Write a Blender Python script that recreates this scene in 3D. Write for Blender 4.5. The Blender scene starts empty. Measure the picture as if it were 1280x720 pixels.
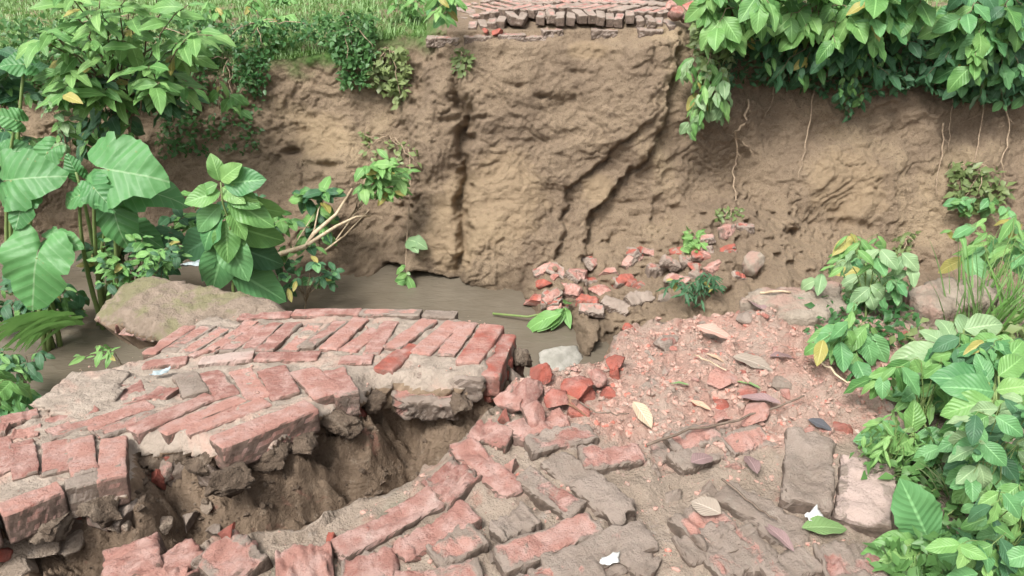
import bpy, math, random
import numpy as np
from mathutils import Vector, Matrix
random.seed(7); rng = np.random.default_rng(11)
scene = bpy.context.scene
COL = scene.collection

# ------------------------------------------------------------ camera
CAM_H, PITCH, FPX = 1.35, math.radians(31), 1000.0
cam_d = bpy.data.cameras.new('camera'); cam = bpy.data.objects.new('camera', cam_d); COL.objects.link(cam)
cam.location = (0, 0, CAM_H); cam.rotation_euler = (math.radians(90) - PITCH, 0, 0)
cam_d.sensor_width = 36; cam_d.lens = FPX / 1280 * 36; cam_d.clip_start = 0.05; cam_d.clip_end = 2000
scene.camera = cam
scene.render.resolution_x, scene.render.resolution_y = 1024, 576
# ------------------------------------------------------------ world, sun, exposure (overcast, soft)
w = bpy.data.worlds.new('World'); scene.world = w; w.use_nodes = True
nt = w.node_tree; nt.nodes.clear()
sky = nt.nodes.new('ShaderNodeTexSky'); sky.sky_type = 'NISHITA'; sky.sun_disc = False
SUN_EL, SUN_ROT = 58, 215
sky.sun_elevation = math.radians(SUN_EL); sky.sun_rotation = math.radians(SUN_ROT)
sky.dust_density = 6; sky.ozone_density = 1; sky.air_density = 1
hs = nt.nodes.new('ShaderNodeHueSaturation'); hs.inputs['Saturation'].default_value = 0.16
bg = nt.nodes.new('ShaderNodeBackground'); bg.inputs['Strength'].default_value = 0.09
wo = nt.nodes.new('ShaderNodeOutputWorld')
nt.links.new(sky.outputs[0], hs.inputs['Color']); nt.links.new(hs.outputs[0], bg.inputs[0]); nt.links.new(bg.outputs[0], wo.inputs[0])
sl = bpy.data.lights.new('sun', 'SUN'); sl.energy = 1.5; sl.angle = math.radians(16); sl.color = (1, .96, .90)
so = bpy.data.objects.new('sun', sl); COL.objects.link(so)
_a, _e = math.radians(SUN_ROT), math.radians(SUN_EL)
sdir = Vector((math.sin(_a) * math.cos(_e), math.cos(_a) * math.cos(_e), math.sin(_e)))
so.rotation_euler = sdir.to_track_quat('Z', 'Y').to_euler(); so.location = (0, 0, 20)
vs = scene.view_settings
vs.view_transform = 'Standard'; vs.look = 'None'; vs.gamma = 1; vs.use_curve_mapping = False
vs.exposure = 1.5

# ------------------------------------------------------------ pixel <-> world
SP, CP = math.sin(PITCH), math.cos(PITCH)
def ray(px, py):
    cx, cy = (px - 640) / FPX, (360 - py) / FPX
    return Vector((cx, CP + cy * SP, -SP + cy * CP))
ORG = Vector((0, 0, CAM_H))
def hit_z(px, py, z): r = ray(px, py); return ORG + r * ((z - CAM_H) / r.z)
def at_y(px, py, y): r = ray(px, py); return ORG + r * (y / r.y)
def hit_f(px, py, f, it=8):           # surface z = f(x, y)
    z = 0.0
    for _ in range(it):
        p = hit_z(px, py, z); z = f(p.x, p.y)
    return hit_z(px, py, z)
def to_px(x, y, z):
    dz = z - CAM_H; d = y * CP - dz * SP; u = y * SP + dz * CP
    return 640 + FPX * x / d, 360 - FPX * u / d

# ------------------------------------------------------------ noise
def _h(ix, iy, iz, seed):
    h = (ix * 374761393 + iy * 668265263 + iz * 1440662683 + seed * 974634777) & 0xffffffff
    h = ((h ^ (h >> 13)) * 1274126177) & 0xffffffff
    h = ((h ^ (h >> 15)) * 2246822519) & 0xffffffff
    return ((h ^ (h >> 16)) & 0xffffffff) / 2147483647.5 - 1.0
def vnoise(x, y, z, seed=0):
    x, y, z = np.broadcast_arrays(np.asarray(x, float), np.asarray(y, float), np.asarray(z, float))
    ix, iy, iz = (np.floor(a).astype(np.int64) for a in (x, y, z))
    fx, fy, fz = x - ix, y - iy, z - iz
    u, v, t = (f * f * f * (f * (f * 6 - 15) + 10) for f in (fx, fy, fz))
    r = 0
    for dx in (0, 1):
        for dy in (0, 1):
            for dz in (0, 1):
                r = r + _h(ix + dx, iy + dy, iz + dz, seed) * (u if dx else 1 - u) * (v if dy else 1 - v) * (t if dz else 1 - t)
    return r
def fbm(x, y, z, oc=4, seed=0, gain=.5):
    a, s, f = 1.0, 0, 1.0
    for o in range(oc):
        s = s + a * vnoise(x * f, y * f, z * f, seed + o * 17); a *= gain; f *= 2.03
    return s
def sstep(a, b, x):
    t = np.clip((x - a) / (b - a), 0, 1); return t * t * (3 - 2 * t)
def sdf_poly(x, y, poly):             # signed distance, negative inside
    P = np.asarray(poly, float); n = len(P); d = np.full(np.shape(x), 1e9); ins = np.zeros(np.shape(x), bool)
    for i in range(n):
        ax, ay = P[i]; bx, by = P[(i + 1) % n]
        ex, ey = bx - ax, by - ay; wx, wy = x - ax, y - ay
        t = np.clip((wx * ex + wy * ey) / (ex * ex + ey * ey + 1e-12), 0, 1)
        d = np.minimum(d, np.hypot(wx - ex * t, wy - ey * t))
        c = (ay <= y) != (by <= y)
        with np.errstate(divide='ignore', invalid='ignore'):
            ins ^= c & (x < ax + (y - ay) * ex / (ey if ey else 1e-12))
    return np.where(ins, -d, d)

# ------------------------------------------------------------ objects
def link(name, me, mat=None, parent=None):
    o = bpy.data.objects.new(name, me); COL.objects.link(o)
    if mat is not None and me is not None and not me.materials: me.materials.append(mat)
    if parent is not None: o.parent = parent
    return o
def tag(o, label=None, cat=None, group=None, kind=None):
    if label: o['label'] = label
    if cat: o['category'] = cat
    if group: o['group'] = group
    if kind: o['kind'] = kind
    return o
def thing(name, label, cat, loc=(0, 0, 0), group=None, kind=None):
    o = bpy.data.objects.new(name, None); o.location = loc; o.empty_display_size = .05; COL.objects.link(o)
    return tag(o, label, cat, group, kind)
def pym(name, v, f, smooth=True, uv=None):
    me = bpy.data.meshes.new(name)
    me.from_pydata([tuple(a) for a in np.asarray(v, float).tolist()], [], [tuple(a) for a in f]); me.update()
    if smooth: me.polygons.foreach_set('use_smooth', [True] * len(me.polygons))
    if uv is not None:
        ul = me.uv_layers.new(name='UVMap'); li = np.zeros(len(me.loops), dtype=np.int32); me.loops.foreach_get('vertex_index', li)
        ul.data.foreach_set('uv', np.asarray(uv, float)[li].astype(np.float32).ravel())
    return me
def gridm(name, X, Y, Z, smooth=True):
    n, m = X.shape; v = np.stack([X, Y, Z], -1).reshape(-1, 3)
    i = np.arange(n * m).reshape(n, m)
    q = np.stack([i[:-1, :-1], i[:-1, 1:], i[1:, 1:], i[1:, :-1]], -1).reshape(-1, 4)
    me = bpy.data.meshes.new(name)
    me.vertices.add(len(v)); me.vertices.foreach_set('co', v.astype(np.float32).ravel())
    me.loops.add(q.size); me.loops.foreach_set('vertex_index', q.astype(np.int32).ravel())
    me.polygons.add(len(q)); me.polygons.foreach_set('loop_start', np.arange(0, q.size, 4, dtype=np.int32))
    me.update(calc_edges=True)
    me.polygons.foreach_set('use_smooth', [smooth] * len(q))
    return me
def attr(me, name, val):
    a = me.attributes.new(name, 'FLOAT', 'POINT'); a.data.foreach_set('value', np.asarray(val, np.float32).ravel())

# ------------------------------------------------------------ materials
class M:
    def __init__(s, name):
        s.m = bpy.data.materials.new(name); s.m.use_nodes = True; s.t = s.m.node_tree; s.t.nodes.clear()
        s.out = s.n('ShaderNodeOutputMaterial'); s.p = s.n('ShaderNodeBsdfPrincipled'); s.l(s.p.outputs[0], s.out.inputs[0])
    def n(s, k, **kw):
        a = s.t.nodes.new(k)
        for q, v in kw.items(): setattr(a, q, v)
        return a
    def l(s, a, b): s.t.links.new(a, b)
    def pos(s): return s.n('ShaderNodeNewGeometry').outputs['Position']
    def obj(s): return s.n('ShaderNodeTexCoord').outputs['Object']
    def noise(s, vec, scale, det=4, rough=.55, dist=0, out=0):
        a = s.n('ShaderNodeTexNoise'); s.l(vec, a.inputs['Vector']); a.inputs['Scale'].default_value = scale
        a.inputs['Detail'].default_value = det; a.inputs['Roughness'].default_value = rough; a.inputs['Distortion'].default_value = dist
        return a.outputs[out]
    def ramp(s, fac, a, b):
        r = s.n('ShaderNodeMapRange'); s.l(fac, r.inputs[0]); r.inputs[1].default_value = a; r.inputs[2].default_value = b
        r.interpolation_type = 'SMOOTHSTEP'; return r.outputs[0]
    def mix(s, fac, a, b, mode='MIX'):
        x = s.n('ShaderNodeMix', data_type='RGBA', blend_type=mode)
        if hasattr(fac, 'links'): s.l(fac, x.inputs[0])
        else: x.inputs[0].default_value = fac
        for v, i in ((a, 6), (b, 7)):
            if hasattr(v, 'links'): s.l(v, x.inputs[i])
            else: x.inputs[i].default_value = (*v, 1) if len(v) == 3 else v
        return x.outputs[2]
    def math(s, op, a, b=0.0, c=None, clamp=False):
        x = s.n('ShaderNodeMath', operation=op); x.use_clamp = clamp
        for v, i in ((a, 0), (b, 1), (c, 2)):
            if v is None: continue
            if hasattr(v, 'links'): s.l(v, x.inputs[i])
            else: x.inputs[i].default_value = v
        return x.outputs[0]
    def bump(s, h, strength, dist):
        b = s.n('ShaderNodeBump'); s.l(h, b.inputs['Height']); b.inputs['Strength'].default_value = strength; b.inputs['Distance'].default_value = dist
        s.l(b.outputs[0], s.p.inputs['Normal'])
    def col(s, c):
        if hasattr(c, 'links'): s.l(c, s.p.inputs['Base Color'])
        else: s.p.inputs['Base Color'].default_value = (*c, 1)
    def rough(s, r, spec=.3):
        if hasattr(r, 'links'): s.l(r, s.p.inputs['Roughness'])
        else: s.p.inputs['Roughness'].default_value = r
        s.p.inputs['Specular IOR Level'].default_value = spec
    def attr(s, name): a = s.n('ShaderNodeAttribute'); a.attribute_name = name; return a.outputs['Fac']

MUD, MUD2 = (.365, .295, .235), (.29, .23, .178)
SOIL, SOIL2, SOIL3 = (.315, .238, .162), (.24, .178, .124), (.41, .315, .205)
DUST, DUST2 = (.40, .245, .195), (.395, .30, .245)

def mat_bank():
    m = M('bank_soil'); p = m.pos()
    c = m.mix(m.ramp(m.noise(p, 1.3, 5, .6), .35, .68), SOIL, SOIL2)
    c = m.mix(m.ramp(m.noise(p, .8, 3, .5, .6), .52, .70), c, SOIL3)
    c = m.mix(m.ramp(m.noise(p, 9, 5, .7), .54, .80), c, (.14, .10, .072))
    c = m.mix(m.ramp(m.noise(p, 26, 4, .7), .58, .8), c, (.35, .265, .19))
    c = m.mix(m.ramp(m.noise(p, 75, 4, .75), .5, .72), c, (.15, .108, .076)); c = m.mix(m.ramp(m.noise(p, 110, 3, .7), .60, .75), c, (.42, .33, .235))
    oc = m.math('ADD', m.attr('ochre'), m.math('MULTIPLY', m.math('SUBTRACT', m.noise(p, 6, 5, .65), .5), .9)); c = m.mix(m.math('MULTIPLY', m.ramp(oc, .35, .75), .5), c, (.41, .305, .19))
    g = m.attr('top'); c = m.mix(m.math('MULTIPLY', g, m.ramp(m.noise(p, 5, 4, .6), .3, .6)), c, (.10, .19, .05))
    sp = m.n('ShaderNodeSeparateXYZ'); m.l(p, sp.inputs[0])
    wet = m.ramp(m.math('ADD', sp.outputs[2], m.math('MULTIPLY', m.noise(p, 6, 3), .3)), -1.88, -2.1)
    c = m.mix(wet, c, (.13, .095, .065)); m.col(c); m.rough(.93, .2)
    h = m.math('ADD', m.noise(p, 20, 8, .72), m.math('MULTIPLY', m.noise(p, 75, 6, .75), .5))
    m.bump(h, 1.0, .045); return m.m
def mat_ground():
    m = M('ground_soil'); p = m.pos()
    mud = m.mix(m.ramp(m.noise(p, 4, 5, .6), .35, .65), MUD, MUD2)
    mud = m.mix(m.ramp(m.noise(p, 22, 4, .7), .55, .75), mud, (.36, .305, .26))
    mud = m.mix(m.ramp(m.noise(p, 7, 5, .6, .5), .56, .70), mud, (.34, .20, .155))
    mud = m.mix(m.ramp(m.noise(p, 3.1, 4, .6, .7), .58, .72), mud, (.21, .205, .15))
    d = m.mix(m.ramp(m.noise(p, 9, 5, .65), .35, .65), DUST2, DUST)
    d = m.mix(m.ramp(m.noise(p, 40, 4, .7), .55, .72), d, (.42, .195, .15))
    d = m.mix(m.ramp(m.noise(p, 33, 4, .7, .3), .60, .75), d, (.29, .205, .165))
    soil = m.mix(m.ramp(m.noise(p, 5, 5, .65), .35, .65), (.235, .172, .12), (.165, .118, .082))
    soil = m.mix(m.ramp(m.noise(p, 30, 4, .7), .55, .78), soil, (.30, .235, .175))
    soil = m.mix(m.ramp(m.noise(p, 8, 4, .6, .4), .62, .72), soil, (.27, .15, .11))
    dn = m.math('ADD', m.attr('dust'), m.math('MULTIPLY', m.math('SUBTRACT', m.noise(p, 11, 4), .5), .8))
    c = m.mix(m.ramp(dn, .3, .7), mud, d)
    sn = m.math('ADD', m.attr('soil'), m.math('MULTIPLY', m.math('SUBTRACT', m.noise(p, 14, 4), .5), .5))
    c = m.mix(m.ramp(sn, .35, .65), c, soil); m.col(c); m.rough(.92, .2)
    h = m.math('ADD', m.noise(p, 45, 6, .7), m.math('MULTIPLY', m.noise(p, 160, 3, .7), .4)); m.bump(h, 1.0, .022); return m.m
def mat_brick():
    # object colour: R = mud cover, G = fresh red, B = pale lime bloom
    m = M('worn_brick'); p = m.pos(); oi = m.n('ShaderNodeObjectInfo')
    s = m.n('ShaderNodeSeparateColor'); m.l(oi.outputs['Color'], s.inputs[0])
    rnd = oi.outputs['Random']
    b = m.mix(rnd, (.49, .265, .215), (.31, .15, .122))
    b = m.mix(m.ramp(m.noise(p, 16, 5, .65), .4, .65), b, (.50, .325, .28))
    b = m.mix(m.ramp(m.noise(p, 60, 4, .7), .55, .75), b, (.33, .13, .10))
    red = m.mix(m.ramp(m.noise(p, 20, 4, .6), .35, .65), (.44, .125, .09), (.30, .11, .085))
    b = m.mix(m.ramp(m.math('ADD', s.outputs[1], m.math('MULTIPLY', m.math('SUBTRACT', m.noise(p, 13, 4), .5), .9)), .35, .65), b, red)
    pl = m.math('ADD', s.outputs[2], m.math('MULTIPLY', m.math('SUBTRACT', m.noise(p, 10, 4), .5), .8))
    b = m.mix(m.ramp(pl, .4, .7), b, (.54, .42, .37))
    mud = m.mix(m.ramp(m.noise(p, 8, 4, .6), .35, .65), (.345, .28, .235), (.27, .215, .175))
    mud = m.mix(m.ramp(m.noise(p, 45, 4, .7), .5, .75), mud, (.34, .29, .24))
    k = m.math('ADD', s.outputs[0], m.math('MULTIPLY', m.math('SUBTRACT', m.noise(p, 11, 6, .65, .4), .5), 1.25))
    os_ = m.n('ShaderNodeSeparateXYZ'); m.l(m.obj(), os_.inputs[0])
    ex = m.ramp(m.math('ABSOLUTE', os_.outputs[0]), .085, .122); ey = m.ramp(m.math('ABSOLUTE', os_.outputs[1]), .018, .040)
    k = m.math('ADD', k, m.math('MULTIPLY', m.math('MAXIMUM', ex, ey), .28))
    c = m.mix(m.ramp(k, .44, .56), b, mud)
    # grime on the upright sides
    nz = m.n('ShaderNodeSeparateXYZ'); g = m.n('ShaderNodeNewGeometry'); m.l(g.outputs['True Normal'], nz.inputs[0])
    sd = m.ramp(m.math('ADD', nz.outputs[2], m.math('MULTIPLY', m.noise(p, 18, 4), .5)), .72, .4)
    fr = m.math('SUBTRACT', 1.0, s.outputs[1], clamp=True)
    c = m.mix(m.math('MULTIPLY', m.math('MULTIPLY', sd, .95), fr), c, m.mix(m.ramp(m.noise(p, 30, 4, .6), .4, .65), (.115, .085, .066), (.19, .14, .11)))
    m.col(c); m.rough(.9, .2)
    h = m.math('ADD', m.noise(p, 60, 8, .75), m.math('MULTIPLY', m.ramp(k, .44, .56), .25)); m.bump(h, 1.0, .018); return m.m
def mat_simple(name, a, b, scale=20, rough=.85, bump=.5, dist=.005, c3=None, spec=.3):
    m = M(name); p = m.pos(); c = m.mix(m.ramp(m.noise(p, scale, 5, .65), .35, .65), a, b)
    if c3: c = m.mix(m.ramp(m.noise(p, scale * .35, 5, .65, .5), .5, .62), c, c3)
    m.col(c); m.rough(rough, spec)
    if bump: m.bump(m.noise(p, scale * 2.5, 5, .7), bump, dist)
    return m.m
def mat_leaf(name, dark, light, under=None, gloss=.42, trans=.3, vein=True):
    m = M(name); oi = m.n('ShaderNodeObjectInfo'); p = m.pos()
    f = m.math('ADD', m.math('MULTIPLY', oi.outputs['Random'], .75), m.math('MULTIPLY', m.math('SUBTRACT', m.noise(p, 9, 3), .35), .9), clamp=True)
    c = m.mix(f, dark, light)
    if vein:
        uv = m.n('ShaderNodeUVMap'); s = m.n('ShaderNodeSeparateXYZ'); m.l(uv.outputs[0], s.inputs[0])
        av = m.math('ABSOLUTE', m.math('SUBTRACT', s.outputs[1], .5))
        mid = m.ramp(av, .045, .015)
        side = m.math('SINE', m.math('MULTIPLY', m.math('SUBTRACT', s.outputs[0], m.math('MULTIPLY', av, .55)), 58))
        sd = m.ramp(side, .80, 1.0)
        vf = m.math('MAXIMUM', m.math('MULTIPLY', mid, .55), m.math('MULTIPLY', sd, .10))
        c = m.mix(vf, c, tuple(min(1, x * 1.5 + .05) for x in light))
        m.bump(side, .25, .004)
    bf = m.n('ShaderNodeNewGeometry').outputs['Backfacing']
    c = m.mix(bf, c, under or tuple(x * .8 + .05 for x in light))
    blm = m.ramp(m.noise(p, 35, 4, .7), .66, .78); c = m.mix(m.math('MULTIPLY', blm, .5), c, (.22, .20, .07))
    m.col(c); m.rough(gloss, .33)
    tr = m.n('ShaderNodeBsdfTranslucent'); m.l(m.mix(.5, c, (.16, .30, .05)), tr.inputs[0])
    mx = m.n('ShaderNodeMixShader'); mx.inputs[0].default_value = trans
    m.l(m.p.outputs[0], mx.inputs[1]); m.l(tr.outputs[0], mx.inputs[2]); m.l(mx.outputs[0], m.out.inputs[0]); return m.m
def mat_water():
    m = M('muddy_water'); p = m.pos()
    c = m.mix(m.ramp(m.noise(p, 1.5, 4, .6), .35, .65), (.135, .115, .088), (.11, .092, .068)); m.col(c); m.rough(.09, .5)
    mp = m.n('ShaderNodeMapping'); mp.inputs['Scale'].default_value = (1, 2.6, 1); m.l(p, mp.inputs[0])
    m.bump(m.noise(mp.outputs[0], 6, 4, .55, .6), .35, .03); return m.m

BANK, GROUND, BRICK, WATER = mat_bank(), mat_ground(), mat_brick(), mat_water()
MUDBED = mat_simple('slab_mud', (.33, .275, .225), (.25, .205, .165), 14, .92, 1.0, .016, (.36, .255, .205))
SOILC = mat_simple('soil_clod', (.24, .175, .12), (.16, .115, .078), 30, .95, .5, .004)
LUMPM = mat_simple('rim_mud', (.17, .125, .09), (.11, .08, .057), 22, .95, 1.0, .03, (.23, .18, .135))
CONC = mat_simple('mossy_concrete', (.25, .195, .15), (.18, .14, .105), 14, .92, 1.0, .018, (.175, .16, .09))
CONC2 = mat_simple('pale_concrete', (.29, .245, .195), (.215, .175, .135), 14, .9, 1.0, .018, (.30, .20, .16))
STONE = mat_simple('grey_stone', (.30, .285, .25), (.21, .20, .17), 12, .85, .6, .008)
BARK = mat_simple('grey_bark', (.22, .17, .11), (.13, .10, .065), 40, .85, .5, .003)
PALEWOOD = mat_simple('pale_dead_wood', (.52, .43, .30), (.38, .29, .19), 30, .8, .4, .003)
ROOT = mat_simple('root_fibre', (.34, .26, .18), (.22, .16, .11), 40, .85, .4, .002)
GSTEM = mat_simple('green_stem', (.13, .20, .06), (.17, .22, .08), 30, .55, .2, .002)
DARKSTICK = mat_simple('dark_stick', (.11, .08, .06), (.17, .13, .10), 50, .8, .4, .002)
PAPER = mat_simple('white_scrap', (.52, .52, .50), (.38, .38, .36), 25, .6, .3, .003)
PLASTIC = mat_simple('plastic_scrap', (.42, .48, .50), (.22, .27, .28), 25, .35, .3, .003)

# ------------------------------------------------------------ surfaces: slab plane, near ground, far bank
WATER_Z = -2.2
def slab_z(x, y): return .296 - .224 * y + .04 * (x + .6)
def W2(pts, f): return [tuple(hit_f(a, b, f)[:2]) for a, b in pts]
zero = lambda x, y: 0.0
slab_px = [(2, 530), (40, 502), (88, 462), (140, 452), (182, 441), (208, 420), (238, 400), (262, 388), (300, 396), (345, 392), (455, 389), (572, 391), (622, 402),
           (640, 418), (628, 448), (606, 470), (560, 474), (520, 468), (470, 470), (452, 488), (400, 508), (385, 522), (330, 545), (268, 562), (215, 552), (162, 548),
           (160, 600), (120, 612), (78, 614), (0, 642), (-220, 690), (-420, 640), (-260, 560)]
SLAB = W2(slab_px, slab_z)
pave_px = [(130, 760), (137, 690), (200, 684), (290, 672), (380, 662), (425, 630), (470, 606), (535, 566), (566, 545), (600, 520), (622, 500), (632, 468), (690, 458), (760, 448),
           (772, 408), (840, 394), (920, 384), (1000, 368), (1100, 362), (1280, 352), (1500, 345)]
PAVE = W2(pave_px, zero) + [(300, 2.6), (300, -300), (-300, -300), (-300, .75), (-2, .80)]
dust_px = [(628, 470), (780, 402), (1000, 372), (1140, 410), (1120, 520), (1060, 545), (960, 560), (850, 575), (740, 545), (690, 520)]
DUSTP = W2(dust_px, zero)
def near_h(x, y):
    dp = sdf_poly(x, y, PAVE); ds = sdf_poly(x, y, SLAB)
    n1 = fbm(x * 5, y * 5, 0, 4, 3); n2 = fbm(x * 22, y * 22, 0, 4, 9, .6)
    du = sstep(.10, -.10, sdf_poly(x, y, DUSTP))
    pave = -.015 + .011 * n1 + .008 * n2 + du * (.012 + .016 * np.abs(n2) + .012 * n1)
    floor = -.25 - .42 * np.clip(x + .85, -.4, 1.2) - 2.2 * np.clip(y - 2.25 - .1 * n1, 0, 3) - .10
    floor = floor - 3.0 * np.clip((-(x + 1.45) + 1.1 * (y - 1.72)) / 1.49, 0, 3)
    floor = floor + .05 * n1 + .025 * n2
    e = dp + .03 * n1 + .015 * n2
    drop = -2.6 * np.clip(e, 0, 9) - .02 * sstep(-.03, .0, e)
    es = ds + .05 * n1 + .025 * n2
    under = slab_z(x, y) - .085 - 1.9 * np.clip(es + .03, 0, 9)
    under = np.where(ds < -.03, slab_z(x, y) - .085, under)
    h = np.where(dp < 0, pave + drop, np.maximum(np.maximum(floor, under), np.minimum(drop, 0) + .02 * n2 + .0))
    rough = sstep(0, .08, dp) * (.022 * n2 + .012 * fbm(x * 60, y * 60, 0, 3, 5, .6))
    h = h + np.where(ds < .01, 0, rough)
    h = np.where(ds < 0, np.minimum(h, slab_z(x, y) - .07), h)
    return np.maximum(h, -2.6 + .05 * n1), dp, ds, du
def axis(a, b, step, far_lo, far_hi):
    c = list(np.arange(a, b + step / 2, step)); lo, hi = [], []; s, q = step, c[0]
    while q > far_lo: s *= 1.35; q -= s; lo.append(q)
    s, q = step, c[-1]
    while q < far_hi: s *= 1.35; q += s; hi.append(q)
    return np.array(lo[::-1] + c + hi)
gx = axis(-1.75, 1.85, .0075, -300, 300); gy = axis(.78, 2.75, .0075, -300, 5.2); gy = gy[gy < 5.6]
GX, GY = np.meshgrid(gx, gy); GZ, DP, DS, DU = near_h(GX, GY)
me = gridm('ground', GX, GY, GZ); attr(me, 'dust', DU); attr(me, 'soil', sstep(-.005, .035, DP))
ground = tag(link('ground', me, GROUND), kind='structure')
def bil(xs, ys, Z, x, y):
    i = min(max(int(np.searchsorted(ys, y)) - 1, 0), len(ys) - 2); j = min(max(int(np.searchsorted(xs, x)) - 1, 0), len(xs) - 2)
    a = min(max((y - ys[i]) / (ys[i + 1] - ys[i]), 0), 1); b = min(max((x - xs[j]) / (xs[j + 1] - xs[j]), 0), 1)
    return float((Z[i, j] * (1 - b) + Z[i, j + 1] * b) * (1 - a) + (Z[i + 1, j] * (1 - b) + Z[i + 1, j + 1] * b) * a)
def ground_z(x, y): return bil(gx, gy, GZ, x, y)

def march(px, py):                    # first ground or water point along the ray through a pixel
    r = ray(px, py); t = .8
    while t < 12:
        p = ORG + r * t; h = max(ground_z(p.x, p.y) if p.y < 5.5 else -9, -2.2)
        if p.z <= h: return Vector((p.x, p.y, h))
        t += .006
    return p
# far bank: relief over a steep plane
B0, B1 = np.array([0, 5.95, -2.2]), np.array([0, 6.80, -.17])
BT = (B1 - B0) / np.linalg.norm(B1 - B0); BN = np.array([0, -BT[2], BT[1]])
def lin(v, pts): return np.interp(v, [p[0] for p in pts], [p[1] for p in pts])
def bank_d(px, py, x, z):
    xs = lambda pts: np.interp(py, [p[0] for p in pts], [p[1] for p in pts])
    j = 9 * vnoise(px / 26, py / 21, 0, 71) + 5 * vnoise(px / 10, py / 9, 0, 72) + 3 * vnoise(px / 4, py / 4, 0, 73)
    d = np.zeros_like(px)
    left = xs([(0, 545), (60, 530), (150, 515), (260, 510), (360, 500)]) + j
    d -= .36 * sstep(22, -30, px - left) + .22 * sstep(-30, -260, px - left)
    d -= .10 * sstep(0, -120, px - left) * sstep(260, 330, py)
    gl = xs([(0, 560), (100, 572), (150, 582), (240, 580), (330, 576), (380, 575)]) + j * .6       # dark upright gully
    amp = np.interp(py, [0, 90, 135, 330, 355], [0, .03, .30, .22, .08])
    d -= amp * np.exp(-((px - gl) / 8) ** 2)
    d -= .09 * sstep(2, -6, px - gl) * sstep(60, 150, py)
    c2 = xs([(0, 930), (130, 830), (160, 795), (177, 775), (213, 736), (235, 708), (284, 702), (335, 694), (400, 690)]) + j * .7
    c1 = xs([(0, 850), (60, 842), (119, 832), (155, 830), (202, 798), (235, 771), (265, 745), (300, 733), (400, 725)]) + j * .7
    on = sstep(100, 190, py)
    d -= .075 * sstep(-1, 5, px - c2) * sstep(120, 175, py) + .03 * np.exp(-((px - c2 - 4) / 4) ** 2) * on
    d -= .14 * sstep(-1, 6, px - c1) * sstep(10, 110, py) + .10 * sstep(-10, 30, px - c1) * sstep(110, 10, py) + .03 * np.exp(-((px - c1 - 5) / 5) ** 2) * sstep(60, 140, py)
    c3 = xs([(60, 828), (110, 820), (180, 822), (400, 820)]) + j
    d -= .03 * sstep(0, 8, px - c3)
    d -= .12 * sstep(880, 1050, px) * sstep(260, 160, py)
    # upper lip of the block under the road and holes
    d -= .05 * sstep(60, 45, py + j * .5) * sstep(540, 560, px) * sstep(850, 830, px)
    for (hx, hy, sx, sy, a) in ((680, 122, 9, 4, .09), (645, 107, 11, 3, .05), (600, 148, 14, 3, .07), (340, 190, 14, 6, .18), (395, 205, 14, 4, .10), (325, 200, 12, 8, .10),
                                (725, 92, 16, 4, .05), (560, 150, 22, 4, .06), (790, 255, 20, 4, .05), (1075, 283, 30, 7, .08), (855, 262, 12, 4, .08), (1050, 298, 22, 6, .06)):
        d -= a * np.exp(-((px - hx + j * .5) / sx) ** 2 - ((py - hy + j * .25) / sy) ** 2)
    # ledge on the left recess
    d += .10 * sstep(178, 200, py - j * .6) * sstep(470, 400, px) * sstep(220, 260, px)
    # undercut at the water
    uc = np.interp(px, [470, 520, 560, 600, 625, 660, 700], [330, 336, 346, 360, 366, 372, 500])
    d -= .30 * sstep(0, 7, py - uc + j * .4) * sstep(460, 500, px) * sstep(690, 650, px)
    # slumped cone of soil
    yl = np.interp(px, [560, 640, 680, 720, 800, 860, 930, 1010, 1100, 1200, 1400], [420, 368, 322, 305, 275, 245, 235, 265, 300, 320, 330])
    d += .0092 * np.clip(py - yl + j * 1.2, 0, 130) * sstep(560, 720, px)
    yl2 = np.interp(px, [0, 300, 400, 470, 520, 560], [300, 240, 255, 290, 330, 420])
    d += .0030 * np.clip(py - yl2 + j, 0, 140)
    return d
def terrace(v, k):
    a = v * k; f = np.floor(a); r = a - f; return (f + sstep(.0, .22, r)) / k
def bank_noise(x, z, px, py):
    n = .085 * fbm(x * 1.5, 0, z * 1.0, 3, 21)
    wv = .35 * fbm(x * 4, 1, z * 4, 3, 25)
    n += .09 * terrace(fbm(x * 1.2 + wv * .35, 3, z * 1.5 + wv * .3, 3, 31, .5), 4.0)
    n += .018 * terrace(fbm(x * 4.5 + wv, 6, z * 5.0 + wv, 2, 35, .5), 4)
    n += .013 * fbm(x * 6, 3, z * 7, 4, 33, .62)
    lay = fbm(x * 2.5 + wv, 2, z * 15 + wv * 3, 3, 51)
    n += .016 * lay * (.5 + .5 * vnoise(x * 1.1, 0, z * 1.1, 52))
    ck = np.abs(fbm(x * 2.3 + wv, 5, z * 1.8 + wv, 3, 41)); n -= .035 * sstep(.035, .0, ck) * sstep(-.1, .4, vnoise(x * 1.3, 9, z * 1.3, 43))
    n += .0085 * fbm(x * 24, 7, z * 24, 4, 61, .7)
    cr = vnoise(x * 34, 11, z * 30, 63); n += .012 * np.clip(cr - .25, 0, 1) * (vnoise(x * 2, 0, z * 2, 64) > -.2)
    cl = np.abs(fbm(x * 9, 1, z * 8, 3, 66)); n += .03 * np.clip(.25 - cl, 0, 1) * sstep(235, 300, py)
    return n
def ztop(x):
    px = 640 + FPX * x / 6.75
    return np.interp(px, [-200, 0, 250, 400, 470, 545, 575, 840, 875, 1100, 1500], [-.52, -.50, -.44, -.33, -.24, -.21, -.235, -.215, -.19, -.12, -.1])
bx = axis(-5.0, 5.0, .0125, -300, 300)
NT = 262; tt = np.linspace(-.32, 1, NT)
back = [0.02, .05, .09, .14]
while back[-1] < 320: back.append(back[-1] * 1.13 + .01)
BX = np.tile(bx, (NT, 1)); ZT = ztop(BX); ZT0 = ztop(bx)
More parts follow.
